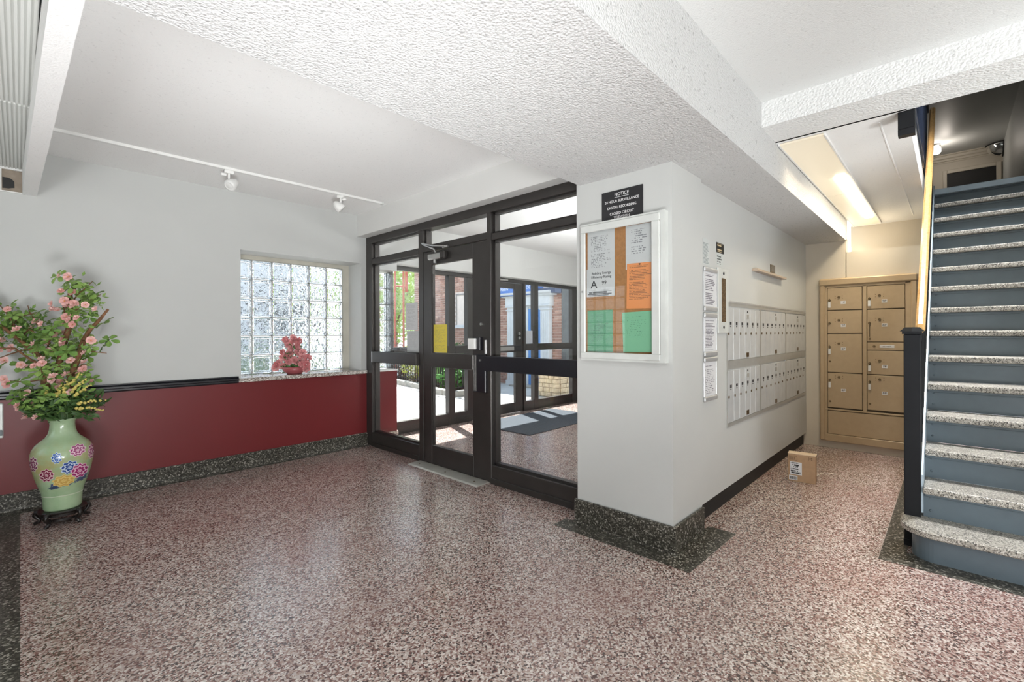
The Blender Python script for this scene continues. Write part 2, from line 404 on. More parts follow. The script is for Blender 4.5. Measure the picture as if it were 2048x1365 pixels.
# chair rail moulding
b = B().prism([(5.2, .861), (5.192, .861), (5.185, .872), (5.185, .885), (5.176, .892), (5.176, .906), (5.186, .914), (5.180, .920), (5.180, .929), (5.2, .929)], -1.6, 1.503, 'x')
tag(b.done('trim_1', 'black'), 'black chair rail moulding between grey paint and red dado', 'moulding', kind='structure')
def base_profile(h, t=.018): return [(0, 0), (0, h), (-t*.7, h), (-t, h-.008), (-t, .035), (-t-.006, .016), (-t-.02, .002), (-t-.02, 0)]
b = B().prism([(5.2+p, z) for p, z in base_profile(.146)], -1.6, 2.93, 'x')
tag(b.done('baseboard_left', 'terrazzo_dark'), 'dark terrazzo coved baseboard under the red dado', 'baseboard', kind='structure')

# glass block window in the red wall
w1 = tag(bpy.data.objects.new('window_1', None), 'glass block window with six columns over the terrazzo sill', 'window', kind='structure'); COL.objects.link(w1)
BS = .2065; X1, Z1 = 2.765, 2.157
panel('mortar_joint', 'mortar_dark', *([(X1-6*BS, X1, 5.535, 5.575, Z1-k*BS-.004, Z1-k*BS+.004) for k in range(7)]+[(X1-k*BS-.004, X1-k*BS+.004, 5.535, 5.575, Z1-6*BS, Z1) for k in range(7)]), parent=w1)
panel('surround_strip', 'tan_frame', (X1+.004, WX1, 5.51, 5.6, .91, WZ1), (WX0, X1+.004, 5.51, 5.6, Z1+.004, WZ1), (WX0-.02, X1-6*BS-.004, 5.51, 5.6, .91, WZ1), parent=w1)
def glass_block(s, d=.08):
    h = s/2-.005
    q = B().box(-h, h, -d/2, d/2, -h, h, .012, 2)
    # pressed square border with the wavy face set back inside it
    for y, sg in ((-d/2, -1), (d/2, 1)):
        f = max(q.bm.faces, key=lambda f: f.calc_center_median().y*sg)
        r = bmesh.ops.inset_individual(q.bm, faces=[f], thickness=.016)
        r2 = bmesh.ops.inset_individual(q.bm, faces=[f], thickness=.005)
        for v in f.verts: v.co.y -= sg*.007
    return q
blk = glass_block(BS).done('glass_block', 'block_glass', w1, smooth=False)
first = True
def place_blocks(parent, x1, z1, cols, rows, y, rot=0, skip=0):
    for c in range(cols):
        for r in range(rows):
            o = blk.copy(); COL.objects.link(o); o.parent = parent
            o.location = (x1-(c+.5)*BS, y, z1-(r+.5)*BS)
place_blocks(w1, X1, Z1, 6, 6, 5.555)
b = B().box(1.503, 2.905, 5.165, 5.56, .868, .908, .004); 
tag(b.done('windowsill_1', 'sill_stone'), 'speckled terrazzo windowsill under the glass block window', 'windowsill', kind='structure')

# left wall (outside the frame, seen mirrored in the notice board glass) with a second glass block window
w3 = tag(bpy.data.objects.new('window_4', None), 'glass block window in the side wall left of the frame', 'window', kind='structure'); COL.objects.link(w3)
w3.location = (-1.6, 0, 0); w3.rotation_euler = (0, 0, PI/2)
place_blocks(w3, 5.03, 2.157, 5, 6, .05)
panel('mortar_joint', 'mortar_dark', *([(5.03-5*BS, 5.03, .03, .07, 2.157-k*BS-.004, 2.157-k*BS+.004) for k in range(7)]+[(5.03-k*BS-.004, 5.03-k*BS+.004, .03, .07, .918, 2.157) for k in range(6)]), parent=w3)
struct('wall_side', 'wall', 'grey side wall beyond the left edge of the lobby', 'wall', (-1.75, -1.6, 1.9, 5.03-5*BS, 0, 2.8), (-1.75, -1.6, 5.03, 5.2, 0, 2.8), (-1.75, -1.6, 5.03-5*BS, 5.03, 0, .918), (-1.75, -1.6, 5.03-5*BS, 5.03, 2.157, 2.8))
struct('wall_rear', 'wall', 'grey wall behind the camera', 'wall', (-3.6, -3.5, -3.1, 1.95, 0, 2.9), (-3.6, 3.6, -3.1, -3.0, 0, 2.9), (-3.6, -1.6, 1.9, 2.0, 0, 2.8))

# ceilings and beams
struct('ceiling_left', 'ceiling_paint', 'bright stippled ceiling bay with the track light', 'ceiling', (-1.7, 2.85, 1.9, 5.25, 2.78, 2.9))
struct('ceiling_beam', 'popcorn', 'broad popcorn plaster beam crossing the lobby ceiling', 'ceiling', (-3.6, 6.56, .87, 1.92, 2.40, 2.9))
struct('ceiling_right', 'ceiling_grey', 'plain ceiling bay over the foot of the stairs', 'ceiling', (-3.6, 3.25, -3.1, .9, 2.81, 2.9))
struct('ceiling_header', 'wall_white', 'white plaster header over the entrance glazing', 'beam', (2.79, 3.04, 1.92, 5.2, 2.52, 2.9))
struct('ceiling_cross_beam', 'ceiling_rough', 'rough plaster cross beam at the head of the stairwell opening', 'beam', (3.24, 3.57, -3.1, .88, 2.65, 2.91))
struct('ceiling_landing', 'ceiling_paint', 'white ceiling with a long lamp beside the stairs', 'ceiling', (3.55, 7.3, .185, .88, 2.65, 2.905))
# dropped fin and ribbed ceiling panels at the left
b = B().prism([(.071, 1.92), (.150, 1.92), (.094, 5.2), (.015, 5.2)], 2.436, 2.79, 'z')
tag(b.done('ceiling_fin', 'ceiling_paint'), 'narrow dropped white ceiling fin at the left', 'beam', kind='structure')
cp = struct('ceiling_recess', 'white', 'flat ceiling above the ribbed panels at far left', 'ceiling', (-1.65, .03, 1.92, 5.2, 2.66, 2.79))
rib = []
def rib_panel(y0, y1, x0, x1):
    q = B(); q.box(x0, x1, y0, y1, 2.622, 2.64)
    n = int((x1-x0)/.018)
    for k in range(n):
        x = x0+(k+.5)*(x1-x0)/n; q.box(x-.005, x+.005, y0+.002, y1-.002, 2.615, 2.623)
    return q.done('ribbed_panel', 'ribbed', cp)
for x0, x1 in ((-.60, .055), (-1.22, -.605)):
    rib_panel(3.722, 5.17, x0, min(x1, .047)); rib_panel(1.93, 3.714, x0, min(x1, .068))
panel('edge_strip', 'white', (-1.6, .045, 5.17, 5.2, 2.605, 2.66), parent=cp)
pt = panel('plaster_patch', 'patch', (-.092, .03, 5.192, 5.2, 2.44, 2.61), parent=cp)
hp = [(-.088, 2.545), (-.06, 2.545), (-.045, 2.54), (-.034, 2.53), (-.027, 2.52), (-.026, 2.50), (-.025, 2.474), (-.04, 2.470), (-.055, 2.464), (-.088, 2.462)]
B().prism(hp, 5.1895, 5.193, 'y').done('ragged_hole', 'black_flat', cp)
panel('lip_strip', 'white', (-1.6, .03, 5.185, 5.2, 2.436, 2.444), parent=cp); panel('lip_strip', 'white', (-.099, -.092, 5.185, 5.2, 2.444, 2.61), parent=cp)

# pillar and the mailbox wall
pil = struct('pillar', 'wall', 'square grey pillar carrying the notice board', 'pillar', (2.745, 3.2, 1.24, 1.95, 0, 2.79))
b = B().prism([(2.722, 1.217), (3.185, 1.217), (3.185, 1.235), (2.74, 1.235), (2.74, 1.965), (2.722, 1.965)], 0, .165, 'z')
b.prism([(2.708, 1.203), (3.189, 1.203), (3.189, 1.225), (2.73, 1.225), (2.73, 1.97), (2.708, 1.97)], 0, .012, 'z')
tag(b.done('baseboard_pillar', 'terrazzo_dark', bev=.003), 'dark terrazzo baseboard around the pillar foot', 'baseboard', kind='structure')
struct('wall_mailbox', 'wall', 'grey wall with built-in mailboxes right of the pillar', 'wall', (3.19, 6.56, 1.27, 1.95, .141, 2.42))
struct('baseboard_mailbox', 'black_flat', 'black recessed base under the mailbox wall', 'baseboard', (3.185, 6.56, 1.30, 1.93, 0, .142))
struct('wall_back', 'cream', 'cream built-out wall holding the tan parcel locker', 'wall', (6.505, 7.12, .10, .875, 0, 2.265), (6.505, 6.62, .87, 1.4, 0, 2.42), (7.1, 7.25, .1, .9, 2.2, 2.66))

# vestibule
struct('ceiling_vestibule', 'ceiling_paint', 'white vestibule ceiling beyond the glass', 'ceiling', (3.0, 7.75, 1.9, 5.5, 2.78, 2.9))
struct('wall_vestibule', 'vest_wall', 'pale wall above the outer vestibule doors', 'wall', (2.98, 7.75, 5.2, 5.5, 2.262, 2.8), (7.56, 7.75, 1.9, 5.5, 0, 2.8), (3.19, 7.75, 1.93, 1.97, 0, 2.8), (3.0, 3.345, 5.2, 5.5, 2.16, 2.3))
wv = struct('wall_vestibule_corner', 'red', 'short red wall below the vestibule glass blocks', 'wall', (2.995, 3.345, 5.21, 5.6, .10, .875))
panel('base', 'sill_stone', (2.995, 3.355, 5.195, 5.61, 0, .10), parent=wv); panel('cap', 'white', (2.995, 3.35, 5.2, 5.61, .875, .895), parent=wv)
panel('dado', 'red', (7.545, 7.56, 4.6, 5.19, .1, .92), parent=wv); panel('dado_rail', 'black', (7.53, 7.56, 4.6, 5.19, .92, .96), parent=wv); panel('dado_base', 'terrazzo_dark', (7.54, 7.56, 4.6, 5.2, 0, .12), parent=wv)
w5 = tag(bpy.data.objects.new('window_5', None), 'narrow glass block window in the vestibule corner', 'window', kind='structure'); COL.objects.link(w5)
place_blocks(w5, 3.295, .905+6*BS, 1, 6, 5.40)
for r in range(6):
    o = blk.copy(); COL.objects.link(o); o.parent = w5; o.location = (3.322, 5.40, .905+(r+.5)*BS); o.scale = (.24, 1, 1)
panel('mortar_joint', 'mortar_dark', *([(3.0, 3.347, 5.385, 5.415, .905+k*BS-.004, .905+k*BS+.004) for k in range(7)]+[(x, x+.007, 5.385, 5.415, .9, 2.14) for x in (3.084, 3.293)]), parent=w5)
bpy.data.objects.remove(blk)

# inner entrance glazing: plane x = 2.91, local x runs along -Y from y = 5.2
def bar(name, y0, y1, z0, z1, x0, x1, parent, mat='bronze', bev=.003): return B().box(x0, x1, y0, y1, z0, z1, bev).done(name, mat, parent)
w2 = tag(bpy.data.objects.new('window_2', None), 'dark bronze inner entrance glazing beside the pillar', 'window', kind='structure'); COL.objects.link(w2)
bar('head_rail', 1.95, 5.2, 2.44, 2.53, 2.91, 3.02, w2)
MU = [(5.105, 5.165), (4.03, 4.112), (3.015, 3.056), (1.95, 2.02)]
bar('jamb', 5.07, 5.2, 0, 2.44, 2.91, 3.02, w2)
bar('mullion', 4.035, 4.112, 0, 2.44, 2.91, 3.03, w2); bar('mullion', 3.005, 3.056, 0, 2.44, 2.905, 3.03, w2); bar('jamb', 1.95, 2.0, 0, 2.44, 2.91, 3.02, w2)
for y0, y1 in ((4.112, 5.07), (2.0, 3.005)):
    bar('transom_bar', y0, y1, 2.19, 2.25, 2.912, 3.015, w2)
    bar('sill_rail', y0, y1, .0, .165, 2.908, 3.01, w2); bar('sill_shoe', y0, y1, 0, .05, 2.895, 2.908, w2, 'bronze', .002)
    for z0, z1 in ((.165, 2.19), (2.25, 2.44)): bar('glass_pane', y0, y1, z0, z1, 2.967, 2.973, w2, 'pane', 0)
    for z0, z1 in ((.165, 2.19), (2.25, 2.44)):
        for q0, q1 in ((y0, y0+.02), (y1-.02, y1)): bar('glazing_bead', q0, q1, z0, z1, 2.945, 2.995, w2, 'bronze', 0)
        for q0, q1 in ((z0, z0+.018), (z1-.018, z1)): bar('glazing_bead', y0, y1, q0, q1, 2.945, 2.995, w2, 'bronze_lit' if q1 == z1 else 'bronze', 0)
bar('transom_bar', 3.056, 4.035, 2.205, 2.27, 2.912, 3.015, w2)
bar('glass_pane', 3.056, 4.035, 2.27, 2.44, 2.967, 2.973, w2, 'pane', 0)
for y0, y1 in ((3.056, 3.076), (4.015, 4.035)): bar('glazing_bead', y0, y1, 2.27, 2.44, 2.945, 2.995, w2, 'bronze', 0)
bar('mid_rail', 4.10, 5.0, 1.012, 1.142, 2.865, 2.91, w2, 'bronze', .006); bar('mid_rail', 2.0, 3.06, 1.012, 1.146, 2.865, 2.91, w2, 'black', .006)
bar('rail_end', 4.99, 5.0, 1.014, 1.14, 2.862, 2.868, w2, 'alu', 0)

d1 = tag(bpy.data.objects.new('door_1', None), 'dark bronze inner entrance door with yellow notice on its glass', 'door', kind='structure'); COL.objects.link(d1)
bar('stile', 3.895, 4.03, .008, 2.195, 2.915, 2.96, d1); bar('stile', 3.06, 3.255, .008, 2.195, 2.915, 2.96, d1)
bar('top_rail', 3.255, 3.895, 2.06, 2.195, 2.915, 2.96, d1); bar('bottom_rail', 3.255, 3.895, .008, .20, 2.915, 2.96, d1)
bar('mid_rail', 3.255, 3.895, 1.005, 1.152, 2.905, 2.962, d1, 'bronze', .005)
for z0, z1 in ((.2, 1.005), (1.152, 2.06)):
    bar('glass_pane', 3.255, 3.895, z0, z1, 2.936, 2.941, d1, 'pane', 0)
    for q0, q1 in ((3.255, 3.268), (3.882, 3.895)): bar('glazing_bead', q0, q1, z0, z1, 2.922, 2.954, d1, 'bronze', 0)
# strike box, camera-like reader, pull and vertical cover on the lock stile
lk = bar('lock_body', 3.115, 3.20, 1.195, 1.315, 2.872, 2.915, d1, 'black', .004); bar('latch_block', 3.16, 3.255, 1.205, 1.305, 2.845, 2.874, lk, 'white_plastic', .004)
bar('strike_plate', 3.06, 3.082, 1.165, 1.29, 2.895, 2.917, d1, 'steel', .002)
lc = bar('lock_cover', 3.06, 3.225, .81, 1.155, 2.885, 2.916, d1, 'black', .006)
for y in (3.175, 3.20): bar('pull_rod', y, y+.006, .82, 1.15, 2.876, 2.886, lc, 'bronze_lit', .002)
B().cyl(3.13, 1.435, .013, 2.895, 2.916, 14, 'x').done('lock_cylinder', 'steel', d1); B().cyl(3.12, 1.105, .009, 2.872, 2.887, 12, 'x').done('key_cylinder', 'steel', lc)
# overhead closer with its two-bar arm
cl = bar('door_closer', 3.66, 3.90, 2.10, 2.165, 2.865, 2.917, d1, 'steel', .012); bar('closer_cap', 3.62, 3.70, 2.095, 2.175, 2.862, 2.917, cl, 'bronze', .012)
B().tube([(2.89, 3.80, 2.10), (2.89, 3.80, 2.065)], .017, 12).done('spindle', 'steel', cl)
B().tube([(2.885, 3.78, 2.17), (2.88, 3.80, 2.205), (2.865, 3.975, 2.275)], .009, 8).done('closer_arm', 'steel', cl)
B().tube([(2.885, 3.63, 2.215), (2.862, 3.80, 2.238), (2.862, 3.985, 2.285), (2.905, 3.985, 2.285)], .008, 8).done('closer_arm', 'steel', cl)
bar('arm_bracket', 3.60, 3.68, 2.20, 2.225, 2.885, 2.913, cl, 'steel', .003)

# outer entrance glazing and door: plane y = 5.38
w6 = tag(bpy.data.objects.new('window_3', None), 'dark bronze outer entrance glazing onto the courtyard', 'window', kind='structure'); COL.objects.link(w6)
def hb(name, x0, x1, z0, z1, parent, mat='bronze', y0=5.375, y1=5.46, bev=.003): return B().box(x0, x1, y0, y1, z0, z1, bev).done(name, mat, parent)
hb('head_rail', 3.345, 7.56, 2.205, 2.265, w6)
for x0, x1 in ((3.345, 3.40), (4.335, 4.45), (4.70, 4.79), (5.985, 6.04), (6.265, 6.375), (7.40, 7.56)): hb('mullion', x0, x1, 0, 2.205, w6, 'bronze', 5.37)
for x0, x1 in ((3.40, 4.335), (4.45, 4.70), (6.04, 6.265), (6.375, 7.40)):
    hb('sill_rail', x0, x1, 0, .165, w6); hb('mid_rail', x0, x1, 1.05, 1.165, w6, 'bronze', 5.36)
    for z0, z1 in ((.165, 1.05), (1.165, 2.205)): hb('glass_pane', x0, x1, z0, z1, w6, 'pane', 5.415, 5.42, 0)
d2 = tag(bpy.data.objects.new('door_2', None), 'dark bronze outer vestibule door with push bar', 'door', kind='structure'); COL.objects.link(d2)
hb('stile', 4.795, 4.91, .01, 2.195, d2, 'bronze', 5.39, 5.44); hb('stile', 5.79, 5.98, .01, 2.195, d2, 'bronze', 5.39, 5.44)
hb('top_rail', 4.91, 5.79, 2.105, 2.195, d2, 'bronze', 5.39, 5.44); hb('bottom_rail', 4.91, 5.79, .01, .17, d2, 'bronze', 5.39, 5.44); hb('mid_rail', 4.91, 5.79, 1.03, 1.145, d2, 'bronze', 5.385, 5.442)
for z0, z1 in ((.17, 1.03), (1.145, 2.105)): hb('glass_pane', 4.91, 5.79, z0, z1, d2, 'pane', 5.412, 5.417, 0)
pb = hb('push_bar', 5.30, 5.70, 1.06, 1.13, d2, 'steel', 5.33, 5.36, .006); hb('bar_mount', 5.66, 5.90, 1.05, 1.14, pb, 'black', 5.35, 5.39, .004); hb('bar_mount', 4.93, 5.32, 1.07, 1.12, pb, 'bronze', 5.35, 5.39, .004)
hb('closer_arm', 5.25, 5.56, 2.215, 2.245, d2, 'steel', 5.33, 5.36, .004)
for z in (1.27, 1.345): B().cyl(5.87, z, .026, 5.36, 5.392, 16, 'y').done('lock_cylinder', 'steel', d2)

struct('roof_porch', 'white_trim', 'white porch roof over the outer doors', 'roof', (2.9, 8.0, 5.5, 6.82, 2.46, 2.62))
# upper hall at the top of the stairs
struct('wall_stair', 'wall', 'wall along the far side of the stairs and upper hall', 'wall', (3.57, 14.7, -.98, -.82, 0, 5.45), (3.4, 3.57, -3.1, -.82, 0, 2.9))
struct('floor_upper', 'wall_white', 'upper hall floor above the lobby', 'floor', (3.57, 7.0, .2, 1.2, 2.89, 2.907), (7.03, 14.6, -.82, 1.2, 2.75, 2.907))
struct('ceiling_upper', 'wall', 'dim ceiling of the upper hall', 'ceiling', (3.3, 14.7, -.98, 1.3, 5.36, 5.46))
struct('wall_upper_end', 'cream', 'beige end wall of the upper hall', 'wall', (14.5, 14.65, -.9, 1.3, 2.9, 5.4))
struct('wall_upper_side', 'wall', 'side wall of the upper hall', 'wall', (3.3, 14.6, 1.2, 1.3, 2.9, 5.4), (3.3, 3.57, -.98, 1.3, 2.91, 5.4))
b = B()
prof = [(14.5, 5.36), (14.38, 5.36), (14.38, 5.335), (14.41, 5.33), (14.425, 5.28), (14.455, 5.265), (14.46, 5.225), (14.485, 5.22), (14.485, 5.19), (14.5, 5.19)]
b.prism(prof, -.82, 1.2, 'y')
tag(b.done('trim_2', 'cream'), 'stepped cream crown moulding in the upper hall', 'moulding', kind='structure')
d3 = tag(bpy.data.objects.new('door_3', None), 'dark door with cream frame at the end of the upper hall', 'door', kind='structure'); COL.objects.link(d3)
box('door_leaf', 'black_flat', 14.48, 14.5, -.72, .055, 2.907, 4.93, d3)
for q in ((14.44, 14.5, -.80, -.72, 2.907, 5.01), (14.44, 14.5, .055, .125, 2.907, 5.01), (14.44, 14.5, -.72, .055, 4.93, 5.01)): box('door_frame', 'cream', *q, d3, .008)

# =================================================================== STAIRCASE
RI, TR, NX = .19384, .24071, 3.59
st = thing('staircase', 'blue-grey staircase with speckled terrazzo treads, dark newel and oak handrail', 'staircase', (3.6, 0, 0))
def sbox(name, mat, x0, x1, y0, y1, z0, z1, parent=None, bev=0, seg=1): return B().box(x0-3.6, x1-3.6, y0, y1, z0, z1, bev, seg).done(name, mat, parent or st)
# first step with its rounded end
def arc(cx, cy, r, a0, a1, n=8): return [(cx+r*math.cos(a0+(a1-a0)*k/n), cy+r*math.sin(a0+(a1-a0)*k/n)) for k in range(n+1)]
R1 = .17
pl = [(3.9-3.6, -.80), (NX-3.6, -.80)]+[(x, y) for x, y in reversed(arc(NX-3.6+R1, .232-R1, R1, PI/2, PI, 10))]+[(3.9-3.6, .232)]
B().prism(pl, RI-.042, RI, 'z').done('tread', 'terrazzo_step', st, bev=.008)
pl = [(3.9-3.6, -.80), (NX+.055-3.6, -.80)]+[(x, y) for x, y in reversed(arc(NX+.055-3.6+.12, .178-.12, .12, PI/2, PI, 10))]+[(3.84-3.6, .178)]
B().prism(pl, 0, RI-.042, 'z').done('riser', 'stair_paint', st)
pl2 = [(x-.012 if x < .25 else x, y+(.012 if y > 0 else 0)) for x, y in pl]
B().prism(pl2, RI-.062, RI-.040, 'z').done('cove_moulding', 'stair_paint', st)
for i in range(2, 15):
    x = NX+(i-1)*TR; z = i*RI
    B().box(x-3.6, x+TR+.06-3.6, -.815, .128, z-.042, z, .009, 2).done('tread', 'terrazzo_step', st)
for i in range(2, 16):
    x = NX+(i-1)*TR; z0 = (i-1)*RI; z1 = i*RI-.042
    rs = sbox('riser', 'stair_paint', x+.055, x+.068, -.815, .128, z0, z1)
    sbox('cove_moulding', 'stair_paint', x+.042, x+.056, -.815, .125, z1-.022, z1, rs, .004)
    for dz in (.045, .125): B().ball((x+.053-3.6, .095, z0+dz), .0075, 1).done('bolt', 'stair_paint', rs)
sbox('landing_nosing', 'stair_light', 6.955, 7.05, -.815, .15, 15*RI-.045, 15*RI+.016, None, .006)
# stringers
def stringer(y0, y1, name, mat, dn=.26, up=.045):
    f = lambda x: RI*2+(x-(NX+TR))/TR*RI
    xa, xb = 3.86, 7.03
    poly = [(xa-3.6, max(0, f(xa)-.19)), (xb-3.6, f(xb)-dn), (xb-3.6, f(xb)+.02), (xa-3.6, f(xa)+up)]
    return B().prism(poly, y0, y1, 'y').done(name, mat, st)
stringer(.128, .138, 'stringer', 'stair_light'); stringer(-.818, -.812, 'stringer', 'stair_paint')
# enclosed side below the stairs
f2 = lambda x: RI*2+(x-(NX+TR))/TR*RI
B().prism([(3.93-3.6, 0), (7.0-3.6, 0), (7.0-3.6, f2(7.0)-.2), (3.93-3.6, f2(3.93)-.15)], .139, .146, 'y').done('side_panel', 'navy_black', st)
# newel post
nw = sbox('newel_post', 'navy_black', 3.845, 3.925, .139, .219, 0, 1.335, None, .004)
B().prism([(3.838-3.6, .132), (3.932-3.6, .132), (3.932-3.6, .226), (3.838-3.6, .226)], 1.335, 1.352, 'z').lathe([(.062, 1.352), (.036, 1.378)], 3.885-3.6, .179, 4).done('newel_cap', 'navy_black', nw)
sbox('newel_foot', 'navy_black', 3.842, 3.93, .136, .2215, 0, .04, nw)
# handrail and pickets
sl = RI/TR
hr = lambda x: 1.352+sl*(x-3.95)
B().prism([(3.93-3.6, hr(3.93)), (6.99-3.6, hr(6.99)), (6.99-3.6, hr(6.99)+.055), (3.93-3.6, hr(3.93)+.055)], .118, .166, 'y').done('handrail', 'wood', st, bev=.012)
B().prism([(3.92-3.6, hr(3.92)-.05), (7.0-3.6, hr(7.0)-.05), (7.0-3.6, hr(7.0)-.012), (3.92-3.6, hr(3.92)-.012)], .136, .15, 'y').done('rail_bracket_bar', 'iron', st)
bp = None
for k in range(24):
    x = 4.02+k*.125
    q = sbox('baluster', 'navy_black', x, x+.02, .140, .158, f2(x)-.03, hr(x)-.03)
# navy fascia, drop newel and upper balustrade beside the stairwell
ub = thing('stairwell_balustrade', 'dark navy fascia, drop newel and pickets along the stairwell edge above', 'balustrade', (3.6, .206, 2.65))
def ubox(name, mat, x0, x1, y0, y1, z0, z1, parent=None, bev=0): return B().box(x0-3.6, x1-3.6, y0-.19, y1-.19, z0-2.65, z1-2.65, bev).done(name, mat, parent or ub)
ubox('fascia_board', 'navy', 3.66, 7.0, .172, .187, 2.652, 2.93, None, .003)
ubox('fascia_moulding', 'navy', 3.66, 7.0, .162, .173, 2.86, 2.90, None, .003)
ubox('bottom_rail', 'navy', 3.66, 7.0, .165, .195, 2.96, 3.0)
ubox('top_rail', 'navy', 3.66, 7.0, .155, .20, 3.80, 3.85, None, .006)
for k in range(26): ubox('picket', 'navy', 3.75+k*.125, 3.775+k*.125, .17, .19, 3.0, 3.80)
dn = ubox('drop_newel', 'navy_black', 3.575, 3.655, .133, .210, 2.545, 3.9, None, .004)
B().prism([(0, 0), (.08, 0), (.068, -.032), (.012, -.032)], -.041, .036, 'y').done('newel_pendant', 'navy_black', dn, (-.025, -.016, -.105))

# =================================================================== FIXTURES ON THE CEILINGS
cl_ = thing('ceiling_light', 'long warm fluorescent panel set in the ceiling beside the stairs', 'light', (3.6, .595, 2.65))
L = 3.4
B().prism([(0, 0), (L, 0), (L, .265), (0, .265)], 0.0, .03, 'z').done('housing', 'white', cl_)
B().box(.005, 1.68, .006, .259, -.012, 0).done('diffuser', 'diffuser', cl_); B().box(1.69, L-.005, .006, .259, -.012, 0).done('diffuser', 'diffuser', cl_)
for x0, x1 in ((1.05, 1.98), (2.02, 2.92)):
    B().box(x0, x1, .03, .105, -.028, -.012, .006).done('lit_tube', 'tube', cl_)
B().box(0, L, -.004, .006, -.016, .002).box(0, L, .259, .27, -.016, .002).done('edge_trim', 'white', cl_)
lt = light('ceiling_light_glow', 'AREA', (5.3, .70, 2.615), 11, (1, .83, .58), 3.0, .2); lt.data.spread = math.radians(125)
tag(B().tube([(3.66, .318, 2.651), (4.3, .318, 2.65), (5.2, .31, 2.651), (6.83, .299, 2.65)], .006, 6).done('painted_cable', 'ceiling_paint'), 'thin painted-over cable along the ceiling beside the lamp', 'cable')

def spot_head():
    t = thing('track_spotlight', 'x', 'spotlight', (0, 0, 0), 0, 'track spotlights')
    B().box(-.035, .035, -.014, .014, -.028, 0, .003).done('adapter', 'white_plastic', t)
    B().tube([(0, 0, -.02), (0, 0, -.075)], .009, 10).done('stem', 'white_plastic', t)
    B().box(-.06, -.02, -.01, .01, -.055, -.035, .003).done('knuckle', 'white_plastic', t)
    q = B().lathe([(.012, .05), (.022, .045), (.036, .02), (.046, -.01), (.050, -.04), (.046, -.052)], 0, 0, 20)
    bmesh.ops.rotate(q.bm, verts=q.bm.verts, cent=(0, 0, 0), matrix=Matrix.Rotation(.75, 3, 'Y') @ Matrix.Rotation(-.35, 3, 'X'))
    bmesh.ops.translate(q.bm, verts=q.bm.verts, vec=(.03, 0, -.105))
    hd = q.done('shade', 'white_plastic', t, smooth=True)
    q = B().lathe([(.001, -.05), (.04, -.053), (.04, -.05)], 0, 0, 16)
    bmesh.ops.rotate(q.bm, verts=q.bm.verts, cent=(0, 0, 0), matrix=Matrix.Rotation(.75, 3, 'Y') @ Matrix.Rotation(-.35, 3, 'X'))
    bmesh.ops.translate(q.bm, verts=q.bm.verts, vec=(.03, 0, -.105)); q.done('lens', 'white', hd)
    return t
tr = thing('light_track', 'thin white lighting track along the bright ceiling bay', 'track', (0, 4.50, 2.78))
B().box(.13, 2.71, -.017, .017, -.022, 0, .002).done('rail', 'white_plastic', tr); B().box(2.70, 2.725, -.019, .019, -.024, 0, .002).done('end_cap', 'alu_white', tr)
s1 = spot_head(); s1.location = (1.235, 4.50, 2.758); s1['label'] = 'white track spotlight halfway along the track, turned sideways'
index_kids(); s2 = copy_tree(s1); s2.location = (2.24, 4.50, 2.758); s2.rotation_euler = (0, 0, 2.2); s2['label'] = 'white track spotlight near the track end above the glass block window'

# =================================================================== PILLAR: SIGN AND NOTICE BOARD  (local x = along -Y)
def onpillar(name, label, cat, y, z, x=2.745, group=None): return thing(name, label, cat, (x, y, z), RZ, group)
sg = onpillar('notice_sign', 'black surveillance notice sign with white lettering above the notice board', 'sign', 1.737, 2.085)
B().box(0, .306, -.006, 0, 0, .219, .001).done('plate', 'sign_black', sg)
text('lettering', 'NOTICE', .030, (.153, -.0065, .190), 'white_ink', sg, sx=.98)
B().box(.100, .206, -.0072, -.006, .170, .1725).done('underline', 'white_ink', sg)
text('lettering', '24 HOUR SURVEILLANCE', .0245, (.153, -.0065, .146), 'white_ink', sg, sx=.93)
text('lettering', 'DIGITAL RECORDING', .0245, (.153, -.0065, .105), 'white_ink', sg, sx=.90)
text('lettering', 'CLOSED CIRCUIT', .0255, (.153, -.0065, .064), 'white_ink', sg, sx=.90)
text('lettering', 'TELEVISION', .0255, (.153, -.0065, .037), 'white_ink', sg, sx=.90)

nb = onpillar('notice_board', 'white aluminium glazed notice board full of papers on the pillar', 'notice board', 1.888, 1.163)
BW, BH = .622, .94
q = B()
for a in ((0, BW-.029, -.045, 0, 0, .018), (0, BW-.029, -.045, 0, BH-.018, BH), (0, .018, -.045, 0, .018, BH-.018), (BW-.029, BW, -.048, 0, .0, BH)): q.box(*a)
q.done('case', 'alu_white', nb)
B().box(.012, BW-.012, -.012, -.001, .012, BH-.012).done('cork_backing', plain('cork', (.40, .19, .07), .9, 0, .2, .12, 60, .2, 300), nb)
q = B()
for a in ((.006, BW-.030, -.055, -.040, .012, .054), (.006, BW-.030, -.055, -.040, BH-.060, BH-.012), (.006, .044, -.055, -.040, .054, BH-.060), (BW-.086, BW-.0315, -.055, -.040, .054, BH-.060)): q.box(*a)
df = q.done('door_frame', 'alu_white', nb, bev=.004)
B().box(.044, BW-.086, -.046, -.043, .054, BH-.060).done('glass_pane', 'pane', nb)
B().cyl(.022, .473, .007, -.059, -.054, 12, 'y').done('lock', 'steel', df)
def sheet(name, label, x, z, w, h, mat, par_loc, tilt=0, grp=None, y=-.0135, cat='paper', rotz=RZ, t=.0008):
    q = B().box(0, w, -t, 0, 0, h); me = q.done(name, mat)
    bx, by, bz = par_loc
    me.location = (bx-y*-1, by-x, bz+z) if rotz == RZ else (bx+x, by+y, bz+z)
    me.rotation_euler = (0, tilt, rotz)
    return tag(me, label, cat, grp)
PL = (2.745, 1.888, 1.163)
GR = 'papers pinned in the notice board'
P_W = srgb(205, 206, 206); INK = (.10, .10, .11)
